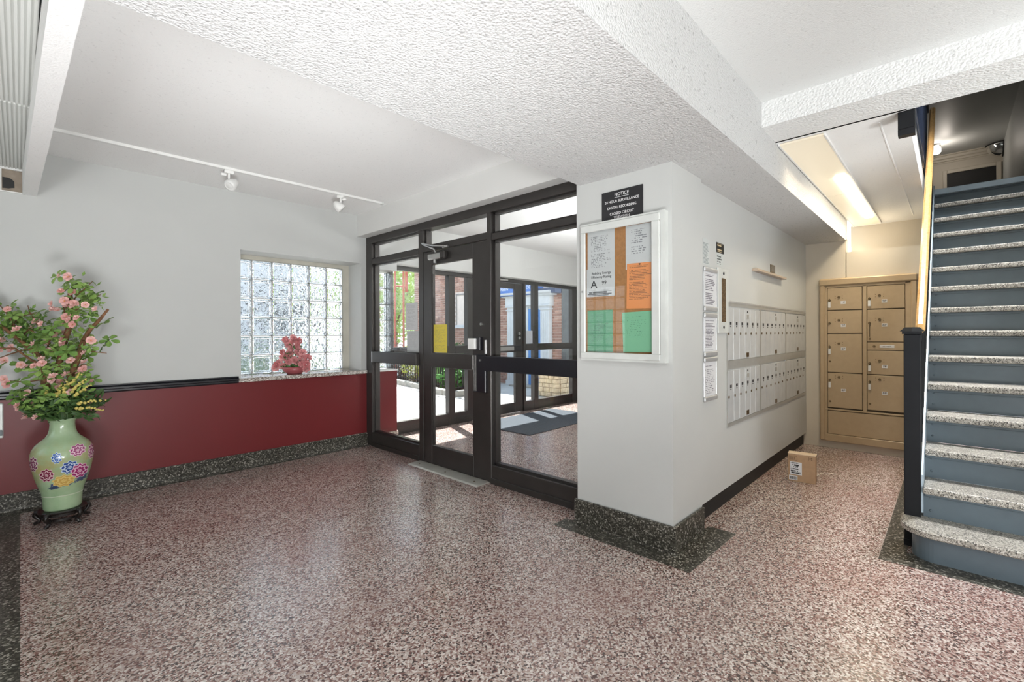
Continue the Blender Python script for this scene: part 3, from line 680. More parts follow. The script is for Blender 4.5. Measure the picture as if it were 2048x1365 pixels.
sheet('notice_sheet', 'grey-white typed sheet at the top of the notice board beside the cork strip', .040, .605, .215, .285, print_mat(.215, .285, P_W, (.25, .25, .26), .011, .028, .03, .03, .5, .5), PL, 0, GR, -.0135)
en = thing('rating_sheet', 'white building energy rating sheet with a large A', 'paper', (2.745-.016, 1.855, 1.60), RZ, GR)
B().box(0, .224, -.0008, 0, 0, .192).done('page', print_mat(.224, .05, P_W, (.12, .12, .12), .022, .02, .005, .005, .5, .3), en)
text('lettering', 'Building Energy\nEfficiency Rating', .0245, (.118, -.0012, .146), 'ink', en, lsp=1.08)
text('lettering', 'A', .075, (.060, -.0012, .082), 'ink', en, sx=1.05); text('lettering', '99', .037, (.142, -.0012, .092), 'ink', en)
B().box(.01, .20, -.0014, -.0006, .014, .020).box(.01, .20, -.0014, -.0006, .034, .036).done('ruled_line', 'ink', en)
sheet('notice_sheet', 'white two-column list at the top right of the notice board', .338, .60, .205, .285, print_mat(.205, .285, P_W, (.22, .22, .24), .014, .04, .03, .06, .45, .5), PL, 0, GR, -.0135)
og = sheet('notice_sheet', 'bright orange notice below the white list in the board', .343, .345, .195, .293, print_mat(.195, .293, srgb(232, 150, 92), (.30, .13, .06), .0098, .018, .016, .06, .45, .42), PL, .02, GR, -.0165)
sheet('notice_sheet', 'large pale green notice at the lower right of the board', .318, .058, .226, .262, print_mat(.226, .262, srgb(130, 190, 152), (.10, .25, .16), .012, .03, .03, .10, .4, .55), PL, -.03, GR, -.0150)
sheet('notice_sheet', 'pale green notice at the lower left of the board behind the glass reflections', .038, .058, .20, .285, print_mat(.20, .285, srgb(96, 160, 122), (.08, .22, .14), .012, .03, .03, .03, .4, .5), PL, 0, GR, -.0140)
tag(B().cyl(0, 0, .0055, -.005, 0, 10, 'y').done('push_pin', 'brass', None, (2.745-.0175, 1.888-.44, 1.163+.628), RZ), 'brass push pin holding the orange notice', 'pin')

# =================================================================== MAILBOX WALL  (faces -Y, plane y = 1.27)
YM = 1.27
def snap(label, x0, x1, z0, z1, dens, row):
    t = thing('snap_frame', label, 'frame', (x0, YM, z0), 0, 'silver notice frames on the mailbox wall'); w, h = x1-x0, z1-z0
    B().box(.008, w-.008, -.006, 0, .02, h-.02).done('page', print_mat(w, h, srgb(214, 214, 216), (.16, .15, .18), row, .035, .05, .045, .5, dens), t)
    for a in ((0, w, 0, .034), (0, w, h-.034, h)): B().box(a[0], a[1], -.018, 0, a[2], a[3], .010, 3).done('clip_rail', 'alu', t)
    for a in ((0, .013), (w-.013, w)): B().box(a[0], a[1], -.010, 0, .034, h-.034, .003).done('side_rail', 'alu', t)
    return t
snap('uppermost silver notice frame with two dense typed blocks', 3.303, 3.553, 1.503, 1.818, .36, .0125)
snap('middle silver notice frame with a reddish printed page', 3.300, 3.550, 1.180, 1.491, .40, .0105)
snap('lowest silver notice frame of the stack of three', 3.297, 3.547, .859, 1.173, .5, .013)
sheet('posted_sheet', 'narrow typed sheet stuck above the silver notice frames', 3.305, 1.835, .118, .185, print_mat(.118, .185, srgb(200, 204, 202), (.22, .25, .25), .0088, .006, .03, .006, .5, .35), (0, YM, 0), 0, None, -.0005, rotz=0)
sheet('posted_sheet', 'small white printed strip under the black sign', 3.569, 1.857, .139, .085, print_mat(.139, .085, srgb(198, 202, 200), (.10, .11, .11), .020, .008, .004, .008, .55, .4), (0, YM, 0), 0, None, -.0005, rotz=0)
bs = thing('small_sign', 'small black sign with gold lettering above the white wall panel', 'sign', (3.564, YM, 1.950), 0)
B().box(0, .151, -.004, 0, 0, .075, .001).done('plate', 'sign_black', bs)
B().box(.004, .147, -.0046, -.004, .004, .071).done('print', print_mat(.151, .075, (.02, .018, .016), (.62, .50, .30), .0165, .012, .007, .006, .6, .25), bs)
ip = thing('wall_panel', 'tall white metal panel with a brown perforated slot beside the mailboxes', 'panel', (3.558, YM, 1.345), 0)
B().box(0, .222, -.016, 0, 0, .49, .004).done('face_plate', 'alu_white', ip)
B().box(.072, .152, -.018, -.0155, .085, .415).done('slot_screen', plain('brown_speaker_mesh', (.13, .085, .045), .7, .3, .3, .6, 140), ip)
for z in (.045, .452): B().cyl(.112, z, .012, -.0195, -.0155, 10, 'y').done('screw', 'black', ip)
tag(B().box(0, .97, -.05, 0, 0, .022, .003).done('letter_ledge', 'ledge', None, (4.42, YM, 1.888)), 'pale wooden ledge strip above the mailboxes', 'ledge')
tg = thing('wall_plate', 'small grey metal plate above the wooden ledge', 'plate', (4.981, YM, 1.928), 0)
B().box(0, .15, -.008, 0, 0, .08, .003).done('plate', 'brass', tg); B().box(.01, .14, -.0095, -.008, .012, .068).done('face', plain('plate_grille', (.24, .22, .19), .6, .4, .4, .5, 160), tg)

# six banks of mailboxes, each with six narrow doors
def bank(x0, x1, z0, z1, dz0, dz1, top):
    t = thing('mailbox_bank', 'x', 'mailboxes', (x0, YM, z0), 0, 'mailbox banks in the wall'); w, h = x1-x0, z1-z0
    d0, d1 = dz0-z0, dz1-z0
    q = B()
    q.box(0, w, -.006, .12, 0, d0).box(0, w, -.006, .12, d1+.012, h).box(0, .016, -.006, .12, d0, d1+.012).box(w-.016, w, -.006, .12, d0, d1+.012)
    q.box(.016, w-.016, .004, .12, d0, d1+.012)
    q.done('frame', 'mail_trim', t)
    if top: B().box(.0, w, -.0085, -.006, h-.014, h-.004).done('top_lip', 'alu', t)
    n = 6; dw = (w-.036)/n
    for k in range(n):
        xa = .018+k*dw
        d = B().box(xa+.0018, xa+dw-.0018, -.005, .004, d0+.002, d1, .0015).done('mailbox_door', 'mail', t)
        B().box(xa+dw*.36, xa+dw*.62, -.0065, -.0045, d1-.136, d1-.112).done('name_slot', 'ink', d)
        B().box(xa+dw*.42, xa+dw*.56, -.0068, -.0045, d1-.152, d1-.143).done('number_strip', 'sign_black', d)
        B().cyl(xa+dw*.14, d1-.205, .010, -.010, -.0045, 10, 'y').done('lock', 'brass', d)
    m = .018+3*dw
    mp = B().box(m+.035, m+.095, -.0085, -.005, d1-.082, d1-.046, .001).done('master_plate', 'mail_trim', t)
    B().cyl(m+.065, d1-.022, .009, -.009, -.005, 10, 'y').done('master_lock', 'sign_black', mp)
    B().box(m+.035, m+.095, -.0085, -.005, d0+.012, d0+.05, .001).done('latch_plate', 'brass', t)
    return t
cols = [(3.768, 4.645, 'nearest the white wall panel'), (4.645, 5.537, 'in the centre'), (5.537, 6.45, 'nearest the back wall')]
for x0, x1, w_ in cols:
    bank(x0, x1, 1.088, 1.598, 1.128, 1.545, True)['label'] = 'upper bank of six grey mailboxes '+w_
    bank(x0, x1, .608, 1.088, .637, 1.048, False)['label'] = 'lower bank of six grey mailboxes '+w_

# =================================================================== TAN PARCEL LOCKER  (faces -X; local x = 1.125 - y)
pk = thing('parcel_locker', 'tan steel parcel locker with eight numbered doors in the cream wall', 'locker', (6.505, 1.125, .085), RZ)
def pbox(name, mat, x0, x1, y0, y1, z0, z1, parent=None, bev=0): return B().box(x0, x1, y0, y1, z0-.085, z1-.085, bev).done(name, mat, parent or pk)
PWD = .872
pbox('backing', 'locker_gap', .02, PWD-.02, -.022, 0, .09, 1.955)
for a in ((0, .055, .085, 1.90), (PWD-.055, PWD, .085, 1.90)): pbox('side_moulding', 'locker', a[0], a[1], -.055, 0, a[2], a[3], None, .012)
pbox('top_moulding', 'locker', -.004, PWD+.004, -.062, 0, 1.885, 1.968, None, .014)
pbox('bottom_rail', 'locker', .05, PWD-.05, -.045, 0, .085, .165, None, .004)
pbox('center_stile', 'locker', .408, .444, -.040, 0, .46, 1.875, None, .002)
for a in ((.055, .076), (.773, PWD-.055)): pbox('inner_stile', 'locker', a[0], a[1], -.040, 0, .165, 1.875, None, .002)
pbox('head_strip', 'locker', .076, .773, -.040, 0, 1.864, 1.89)
lp = pbox('lower_panel', 'locker', .079, .79, -.037, 0, .17, .437, None, .003); pbox('panel_ledge', 'locker', .055, PWD-.055, -.042, 0, .445, .462, None, .002)
LX0, LX1, RX0, RX1 = .078, .404, .447, .771
doors = [('1P', LX0, LX1, 1.603, 1.860), ('2P', LX0, LX1, 1.334, 1.597), ('3P', LX0, LX1, .884, 1.328), ('4P', LX0, LX1, .476, .878),
         ('5P', RX0, RX1, 1.603, 1.860), ('6P', RX0, RX1, 1.240, 1.597), ('7P', RX0, RX1, .880, 1.144), ('8P', RX0, RX1, .484, .874)]
tags = {'1P': 1, '3P': 1, '4P': 1, '5P': 1, '7P': 1, '8P': 1}
for nm, x0, x1, z0, z1 in doors:
    d = pbox('locker_door', 'locker', x0+.002, x1-.002, -.042, -.012, z0+.002, z1-.002, None, .003); zz = z1-.085
    w = x1-x0; cx = x0+w*.34
    ly = -.112 if nm in ('1P', '2P', '3P', '5P', '6P', '7P') else (-.05 if nm == '4P' else -.045)
    if nm == '4P': lz, nz, kz = zz-.048, zz-.196, zz-.085
    elif nm == '8P': lz, nz, kz = zz-.045, zz-.194, zz-.078
    else: lz, nz, kz = zz-.112, zz-.172, zz-(.142 if nm != '2P' else .146)
    if nm == '3P': kz = zz-.150
    if nm == '6P': kz = zz-.150
    B().cyl(cx, lz, .0135, -.050, -.041, 14, 'y').done('lock', 'brass', d)
    for dx in (-.035, .035):
        for dz in (-.012, .014): B().cyl(cx+dx, lz+dz, .004, -.044, -.041, 6, 'y').done('rivet', 'brass', d)
    lb = B().box(cx+.018, cx+.066, -.0445, -.042, nz-.018, nz+.018).done('number_label', 'vinyl_label', d)
    text('lettering', nm, .031, (cx+.042, -.0452, nz), 'ink', lb, sx=1.15)
    kx = x0+.022
    k = B().cyl(kx, kz, .012, -.056, -.041, 12, 'y').box(kx-.004, kx+.004, -.068, -.054, kz-.014, kz+.016).done('key', 'brass', d)
    if nm in tags: B().box(kx-.012, kx+.013, -.062, -.058, kz-.085, kz-.02, .003).done('key_tag', 'white_plastic', k)
    if nm == '6P': B().box(kx-.003, kx+.003, -.052, -.044, kz-.15, kz-.01).done('key_cord', 'brass', k)
    if nm in ('3P', '4P', '6P', '8P'): B().cyl(kx+.002, (z0-.085)+(.07 if nm != '3P' else .125) if nm != '6P' else zz-.325, .011, -.045, -.041, 12, 'y').done('thumb_plate', 'brass', d)
ms = pbox('mail_panel', 'locker', RX0+.002, RX1-.002, -.042, -.012, 1.150, 1.234, None, .003)
B().cyl(RX0+.062, 1.190-.085, .0125, -.049, -.041, 14, 'y').done('lock', 'brass', ms)
ml = B().box(RX0+.11, RX0+.235, -.0445, -.042, 1.176-.085, 1.206-.085, .001).done('mail_label', 'vinyl_label', ms)
text('lettering', 'U.S. MAIL', .019, (RX0+.172, -.0452, 1.191-.085), 'ink', ml, sx=1.1)

# =================================================================== LOOSE THINGS ON THE FLOOR AND SILL
pb_ = thing('cardboard_parcel', 'brown cardboard parcel standing on the floor below the mailboxes', 'parcel', (4.806, 1.084, 0), -PI/2+.098)
W_, D_, H_ = .212, .105, .245
B().box(0, W_, 0, D_, .0, H_, .002).done('carton', 'cardboard', pb_)
q = B().box(-.002, W_+.002, .0, .045, H_, H_+.006).box(-.002, W_+.002, .055, D_, H_-.001, H_+.005); q.done('top_flap', 'card_light', pb_)
lb = B().box(.016, .108, -.0012, 0, .062, .176).done('shipping_label', print_mat(.108, .176, (.74, .75, .76), (.03, .03, .03), .018, .022, .01, .07, .55, .45), pb_)
q = B()
random.seed(3)
def bars(x0, x1, z0, z1):
    x = x0
    while x < x1-.002:
        w = random.choice((.0012, .002, .0034)); q.box(x, min(x+w, x1), -.0019, -.0011, z0, z1); x += w+random.choice((.0012, .002))
bars(.03, .075, .160, .172); bars(.026, .10, .070, .088); q.box(.048, .085, -.0019, -.0011, .140, .152).box(.066, .078, -.0019, -.0011, .130, .140)
q.done('barcode', 'ink', lb)
l2 = B().box(.008, .074, -.0012, 0, .012, .052).done('barcode_label', 'vinyl_label', pb_); q = B(); bars(.014, .068, .017, .043); q.done('barcode', 'ink', l2)
q = B().box(.008, .072, -.0006, 0, .190, .192).box(.008, .072, -.0006, 0, .226, .228).box(.008, .010, -.0006, 0, .190, .228).box(.070, .072, -.0006, 0, .190, .228)
for k in range(7): q.box(.014+k*.007, .016+k*.007+(.002 if k % 2 else 0), -.0006, 0, .196, .222)
q.box(.158, .161, -.0006, 0, .205, .235)
for z in (.212, .226): q.box(.164, .186, -.0006, 0, z-.001, z+.0015).prism([(.18, z-.006), (.19, z), (.18, z+.006)], -.0006, 0, 'y')
q.done('printed_mark', plain('carton_print', (.13, .075, .04), .7), pb_)
pts = [(5.10, .925, .003), (5.16, .912, .003), (5.23, .905, .003), (5.28, .885, .003), (5.30, .845, .003), (5.302, .811, .003), (5.297, .792, .003)]
tag(B().tube(pts, .0028, 6).done('twine', 'twine'), 'thin white string lying on the floor behind the parcel', 'string')
tp = thing('threshold_plate', 'pale metal threshold plate on the floor before the entrance door', 'plate', (2.83, 3.56, 0))
B().prism([(-.085, 0), (-.065, .008), (.06, .012), (.078, .010), (.078, 0)], -.53, .52, 'y').done('plate', plain('satin_threshold', (.56, .55, .50), .4, .5), tp)
for y in (-.42, 0, .42): B().cyl(-.01, y, .008, .009, .0125, 8, 'z').done('screw', 'brass', tp)
tag(B().box(0, 1.9, 0, 1.12, .001, .011, .004).done('floor_mat', 'mat', None, (4.60, 4.03, 0), .012), 'dark grey carpet mat inside the outer vestibule door', 'mat')

# papers fixed to the glass
def door_sheet(name, label, y1, z0, w, h, mat, x=2.933, cat='notice'):
    o = B().box(0, w, -.0008, 0, 0, h).done(name, mat, None, (x, y1, z0), RZ); return tag(o, label, cat)
door_sheet('glass_notice', 'yellow notice taped low on the entrance door glass', 3.885, 1.157, .222, .285, print_mat(.222, .285, srgb(214, 196, 84), (.45, .38, .12), .010, .02, .02, .02, .5, .5))
door_sheet('glass_notice', 'grey framed notice on the glass beside the entrance door', 4.432, 1.39, .226, .30, print_mat(.226, .30, srgb(205, 206, 206), (.42, .42, .42), .009, .025, .02, .02, .5, .5), 2.964)
door_sheet('glass_notice', 'wrinkled white notice below the framed one on the side glass', 4.408, 1.145, .255, .235, print_mat(.255, .235, srgb(196, 198, 198), (.45, .45, .46), .011, .03, .02, .02, .5, .45), 2.963)
tag(B().box(0, .24, -.0008, 0, 0, .225).done('glass_notice', print_mat(.24, .225, srgb(215, 220, 228), (.5, .52, .56), .012, .02, .02, .02, .4, .55), None, (6.02, 5.411, 1.168)), 'plain white notice on the outer vestibule sidelight', 'notice')
wp = thing('wall_placard', 'white placard on the red dado at the left frame edge', 'placard', (-.33, 5.2, .575), 0)
B().box(0, .243, -.012, 0, 0, .262, .006).done('plate', 'alu_white', wp); B().box(.19, .238, -.0135, -.012, .018, .062, .003).done('mark', plain('placard_mark', (.22, .24, .25), .5), wp)

# =================================================================== UPSTAIRS FIXTURES
ul = thing('hall_lamp', 'small glowing ceiling lamp in the upper hall beside the handrail', 'lamp', (13.5, .22, 5.36))
B().lathe([(.07, 0), (.075, -.03), (.05, -.05)], 0, 0, 20).done('canopy', 'steel', ul)
B().lathe([(.05, -.05), (.075, -.075), (.08, -.16), (.055, -.20)], 0, 0, 20).done('lamp_shade', 'lamp_glow', ul, smooth=True)
light('upper_stair_fill', 'AREA', (4.9, -.3, 5.3), 52, (.97, .98, 1.0), .6, .5).data.spread = math.radians(80)  # added overhead fill without a fixture, brightens stairs and landing
light('hall_lamp_glow', 'POINT', (13.45, .08, 5.08), 5, (1, .90, .80), .08)
cm = thing('convex_mirror', 'quarter-dome convex security mirror in the upper hall corner', 'mirror', (14.33, -.815, 5.33))
q = B(); n = 10; Rm = .26
vs = {}
for i in range(n+1):
    for j in range(n+1):
        a = PI/2*i/n; b_ = PI/2*j/n
        vs[i, j] = q.bm.verts.new((-Rm*math.sin(b_)*math.cos(a)*.9, Rm*math.sin(b_)*math.sin(a), -Rm*math.cos(b_)))
for i in range(n):
    for j in range(n): q.bm.faces.new((vs[i, j], vs[i+1, j], vs[i+1, j+1], vs[i, j+1]))
bmesh.ops.remove_doubles(q.bm, verts=q.bm.verts, dist=1e-4)
q.done('dome', 'mirror', cm, smooth=True)
B().tube([(-Rm*.9*math.cos(PI/2*k/10), Rm*math.sin(PI/2*k/10), 0) for k in range(11)], .014, 8).done('rim', 'rubber', cm)
B().tube([(0, .008, -Rm*math.cos(0)), (-Rm*.45, .008, -Rm*.87), (-Rm*.78, .008, -Rm*.5), (-Rm*.9, .008, 0)], .012, 8).done('rim', 'rubber', cm)

# =================================================================== VASE, STAND AND BLOSSOM ARRANGEMENT
VX, VY = .21, 4.68
VR = YAW-PI/2
VF = -.045   # the painted side of the vase faces into the lobby
def vase_mat():
    t = NT('celadon_vase_glaze'); v = t.coord('Object'); sp = t.n('SeparateXYZ'); t.l(v, sp.inputs[0])
    nz = t.noise(v, 9, 5, .6)
    base = t.ramp(nz, [(.35, srgb(150, 178, 140)), (.7, srgb(170, 192, 156))])
    # brown-gold landscape wash round the belly
    wash = t.math('MULTIPLY', t.ramp(t.math('ABSOLUTE', t.math('SUBTRACT', sp.outputs[2], .33)), [(.05, (1, 1, 1)), (.2, (0, 0, 0))]), t.ramp(t.noise(v, 6, 5, .65), [(.38, (0, 0, 0)), (.62, (1, 1, 1))]))
    c = t.mix(t.math('MULTIPLY', wash, .75), base, srgb(172, 152, 92))
    def band(zc, hw, x0, x1, slope, col, c, thr):
        z = t.math('SUBTRACT', sp.outputs[2], t.math('MULTIPLY_ADD', sp.outputs[0], slope, zc))
        m = t.math('LESS_THAN', t.math('ABSOLUTE', z), hw); m = t.math('MULTIPLY', m, t.math('GREATER_THAN', sp.outputs[0], x0)); m = t.math('MULTIPLY', m, t.math('LESS_THAN', sp.outputs[0], x1))
        m = t.math('MULTIPLY', m, t.math('GREATER_THAN', t.noise(t.coord('Object', (1, 1, 3)), 22, 4, .6), thr)); return t.mix(m, c, col)
    c = band(.195, .022, -.06, .135, .22, srgb(84, 96, 124), c, .48); c = band(.185, .014, -.085, .14, .17, srgb(60, 74, 100), c, .55)
    # peonies: petals drawn by noise inside soft discs (flat print on the glaze)
    for px, pz, rx, rz, colA, colB in ((.110, .371, .056, .038, (150, 66, 112), (226, 190, 206)), (-.042, .338, .036, .036, (46, 90, 168), (196, 214, 226)),
            (.052, .259, .062, .044, (34, 66, 138), (190, 208, 226)), (.125, .221, .062, .050, (156, 44, 104), (224, 180, 200)), (-.113, .221, .048, .044, (118, 34, 62), (216, 180, 186)),
            (.008, .150+.018, .075, .040, (198, 160, 84), (222, 196, 120)), (.214, .338, .025, .05, (150, 80, 120), (224, 200, 206)), (-.205, .30, .03, .05, (120, 60, 90), (210, 190, 190))):
        px *= .71; rx *= .85; rz *= 1.18; pz += .05
        dx = t.math('DIVIDE', t.math('SUBTRACT', sp.outputs[0], px), rx); dz = t.math('DIVIDE', t.math('SUBTRACT', sp.outputs[2], pz), rz)
        r = t.math('SQRT', t.math('ADD', t.math('MULTIPLY', dx, dx), t.math('MULTIPLY', dz, dz)))
        ang = t.math('ARCTAN2', dz, dx)
        edge = t.math('MULTIPLY_ADD', t.math('SINE', t.math('MULTIPLY', ang, 9)), .09, .88)
        m = t.math('MULTIPLY', t.math('LESS_THAN', r, edge), t.math('LESS_THAN', sp.outputs[1], 0.03))
        ring = t.math('SINE', t.math('ADD', t.math('MULTIPLY', r, 15), t.math('MULTIPLY', t.math('SINE', t.math('MULTIPLY', ang, 7)), 1.3)))
        f = t.math('GREATER_THAN', ring, .35); f2 = t.math('MAXIMUM', f, t.math('GREATER_THAN', r, t.math('SUBTRACT', edge, .10)))
        c = t.mix(m, c, t.mix(f2, srgb(*colA), srgb(*colB)))
    t.set(c, .16, 0, .5); t.b.inputs['Coat Weight'].default_value = .25; t.b.inputs['Coat Roughness'].default_value = .08
    return t.m
vz = thing('vase', 'large pale green porcelain vase painted with peonies, on a dark carved stand', 'vase', (VX, VY, .106), VF)
prof = [(.0, 0), (.138, 0), (.143, .01), (.146, .06), (.150, .10), (.158, .128), (.176, .17), (.196, .215), (.216, .275), (.230, .33), (.235, .372), (.233, .40), (.222, .432), (.198, .462), (.162, .488), (.128, .510), (.108, .535), (.098, .565), (.094, .60), (.097, .622), (.105, .636), (.108, .642), (.102, .643), (.088, .62), (.084, .58)]
prof = [(r*.725, z) for r, z in prof]
B().lathe(prof[1:], 0, 0, 56, caps=True).done('body', vase_mat(), vz, smooth=True)
B().lathe([(.108, .099), (.1115, .1035), (.111, .108)], 0, 0, 56, caps=False).done('glaze_ring', plain('pale_glaze_line', srgb(196, 208, 182), .2), vz, smooth=True)
stn = thing('vase_stand', 'dark carved wooden stand with five curled feet below the vase', 'stand', (VX, VY, 0), VR)
SK = .74
B().lathe([(.165*SK, .086), (.176*SK, .09), (.180*SK, .098), (.174*SK, .105)], 0, 0, 40).done('top_disc', 'stand_wood', stn)
B().lathe([(.150*SK, .066), (.165*SK, .07), (.166*SK, .086), (.150*SK, .088)], 0, 0, 40).done('apron', 'stand_wood', stn)
B().lathe([(.118*SK, .030), (.134*SK, .030), (.134*SK, .046), (.118*SK, .046), (.118*SK, .030)], 0, 0, 40, caps=False).done('stretcher_ring', 'stand_wood', stn)
for k in range(5):
    a = -PI/2+.16+2*PI*k/5; ca, sa = math.cos(a), math.sin(a)
    q = B(); pts = [(.158, .092), (.196, .088), (.205, .07), (.186, .05), (.165, .036), (.172, .020), (.198, .013)]
    q.tube([(r*SK*ca, r*SK*sa, z) for r, z in pts], .017, 8, .012); q.ball((.200*SK*ca, .200*SK*sa, .013), .013, 1)
    q.tube([(.166*SK*ca, .166*SK*sa, .038), (.125*SK*ca, .125*SK*sa, .038)], .009, 6)
    q.done('leg', 'stand_wood', stn, smooth=True)

def petal(q, a, tilt, r0, r1, w, c=(0, 0, 0), cup=.25):
    """one rounded petal or leaflet as a small cupped fan"""
    ca, sa = math.cos(a), math.sin(a)
    pts = []
    for s, wd in ((r0, .25), (r0+(r1-r0)*.45, .85), (r0+(r1-r0)*.8, 1.0), (r1, .45)):
        z = s*math.tan(tilt)-cup*(s-r0)*(s-r0)/max(r1, 1e-6)
        pts.append([q.bm.verts.new((c[0]+s*ca-sg*wd*w/2*sa, c[1]+s*sa+sg*wd*w/2*ca, c[2]+z+(abs(sg)*w*.12))) for sg in (-1, 0, 1)])
    for A, Bq in zip(pts, pts[1:]):
        q.bm.faces.new((A[0], A[1], Bq[1], Bq[0])); q.bm.faces.new((A[1], A[2], Bq[2], Bq[1]))
random.seed(11)
q = B()
for k in range(5): petal(q, 2*PI*k/5+random.uniform(-.15, .15), random.uniform(.25, .6), .003, .027, .026)
for k in range(4): petal(q, 2*PI*k/4+.4, 1.0, .002, .016, .014)
bl0 = q.done('blossom', 'blossom', None)
bc0 = B().ball((0, 0, .006), .0045, 1).done('blossom_centre', 'blossom_core', None)
q = B()
for k in range(5): petal(q, 2*PI*k/5, random.uniform(.05, .35), .008, .050, .030, cup=.35)
lf0 = q.done('leaf_cluster', 'leaf', None)
arr = thing('blossom_arrangement', 'tall arrangement of pink blossom branches and green leaves in the pale green vase', 'flowers', (VX, VY, .106), VR)
CS = .00367/2.438
def cxz(cx, cy): return ((cx-305)*CS, 1.35-(520+cy/2.438-667)*.00367-.106)
def branch(pts, r0, r1, yy):
    P = []
    for i, (cx, cy) in enumerate(pts):
        x, z = cxz(cx, cy); P.append((x, yy*i/(len(pts)-1), z))
    return B().tube(P, r0, 8, r1).done('branch', 'bark', arr, smooth=True)
branch([(290, 770), (262, 640), (230, 590), (235, 510), (215, 460), (170, 415), (110, 365), (60, 320), (5, 290)], .026, .008, -.06)
branch([(305, 770), (275, 560), (285, 440), (318, 330), (322, 230), (312, 160), (328, 118)], .024, .013, .06)
branch([(320, 770), (345, 560), (385, 440), (402, 385), (430, 335), (480, 280), (515, 235)], .024, .008, .02)
branch([(235, 510), (180, 480), (120, 420), (20, 418), (-40, 430)], .010, .003, -.12)
for p, yy in (([(318, 300), (300, 240), (275, 185)], .05), ([(322, 260), (370, 240), (430, 195), (490, 165)], .0), ([(402, 385), (450, 385), (500, 392)], -.05), ([(385, 440), (440, 440), (490, 448)], .05), ([(170, 415), (90, 450), (60, 475)], -.12),
    ([(110, 365), (60, 260), (30, 200)], -.05), ([(200, 330), (140, 250), (120, 215)], .03), ([(235, 570), (170, 580), (125, 570)], -.12), ([(345, 560), (430, 500), (480, 497)], -.1), ([(322, 230), (380, 150), (425, 95)], .05), ([(220, 460), (260, 380), (300, 340), (330, 330)], -.06), ([(110, 365), (180, 330), (240, 345)], -.1), ([(60, 320), (100, 270), (190, 250)], .0)):
    branch(p, .006, .0025, yy)
bl = [(420, 90), (370, 85), (365, 155), (395, 160), (380, 200), (415, 225), (408, 212), (500, 220), (512, 238), (340, 215), (350, 245), (300, 240), (285, 232), (325, 215), (375, 275), (405, 290), (455, 280), (420, 310), (310, 300), (290, 308), (160, 325), (205, 335), (190, 295), (135, 240), (55, 215), (20, 195), (5, 225), (30, 320), (10, 345), (45, 320), (5, 300), (20, 385), (10, 430), (95, 430), (100, 420), (300, 360), (325, 380), (335, 398), (285, 400), (235, 395), (270, 433), (315, 350), (490, 385), (485, 445), (405, 480), (402, 492), (320, 490), (285, 500), (290, 470), (65, 478), (80, 470), (150, 510), (158, 500), (300, 545), (312, 570), (303, 580), (120, 562), (135, 585), (290, 605), (245, 625), (370, 550), (395, 545), (425, 525), (440, 585), (425, 520), (415, 625), (400, 545), (180, 670), (222, 680), (125, 710), (130, 735), (155, 745), (172, 748), (270, 738), (320, 605), (178, 685), (-30, 340), (-45, 310), (-20, 250), (-60, 380), (-50, 430), (-35, 200)]
allb = []
def orient(o, x, y, z, sc, face=1.0):
    o.parent = arr; o.location = (x, y, z); o.scale = (sc, sc, sc)
    o.rotation_euler = (random.uniform(.5, 1.5)*face, random.uniform(-.6, .6), random.uniform(-.7, .7))
for i, (cx, cy) in enumerate(bl):
    x, z = cxz(cx, cy); y = random.uniform(-.17, .02)*(1 if cy > 300 else .8)
    o = bl0 if i == 0 else bl0.copy()
    if i: COL.objects.link(o)
    orient(o, x, y, z, random.uniform(.8, 1.15))
    c = bc0 if i == 0 else bc0.copy()
    if i: COL.objects.link(c)
    c.parent = o; c.location = (0, 0, 0)
lv = [(340, 90), (350, 125), (470, 165), (255, 230), (185, 260), (120, 215), (25, 190), (15, 250), (50, 260), (40, 370), (120, 355), (190, 385), (130, 430), (95, 510), (110, 500), (170, 545), (235, 555), (245, 540), (190, 620), (150, 660), (200, 710), (340, 450), (370, 510), (350, 520), (480, 410), (505, 390), (440, 410), (410, 190), (300, 260), (330, 330), (370, 300), (470, 300), (260, 420), (250, 360), (400, 110), (360, 180), (450, 190), (395, 255), (430, 270), (350, 275), (290, 290), (60, 300), (80, 340), (20, 300), (70, 375), (155, 350), (130, 270), (100, 255), (160, 290), (215, 380), (330, 420), (360, 430), (300, 430), (290, 525), (330, 550), (260, 500), (200, 500), (210, 440), (180, 570), (150, 610), (230, 640), (300, 640), (340, 600), (450, 540), (420, 560), (460, 600), (330, 660), (380, 590), (260, 680), (130, 630), (110, 660), (-20, 290), (-40, 360), (-60, 260), (-30, 220), (-70, 330), (345, 145), (345, 105), (375, 130), (310, 325), (275, 360), (300, 395), (365, 350), (240, 440), (400, 440), (345, 480), (310, 460), (240, 475), (380, 470)]
for i, (cx, cy) in enumerate(lv):
    x, z = cxz(cx+random.uniform(-8, 8), cy+random.uniform(-8, 8)); y = random.uniform(-.14, .14)
    o = lf0 if i == 0 else lf0.copy()
    if i: COL.objects.link(o)
    orient(o, x, y, z, random.uniform(.95, 1.4), .8)
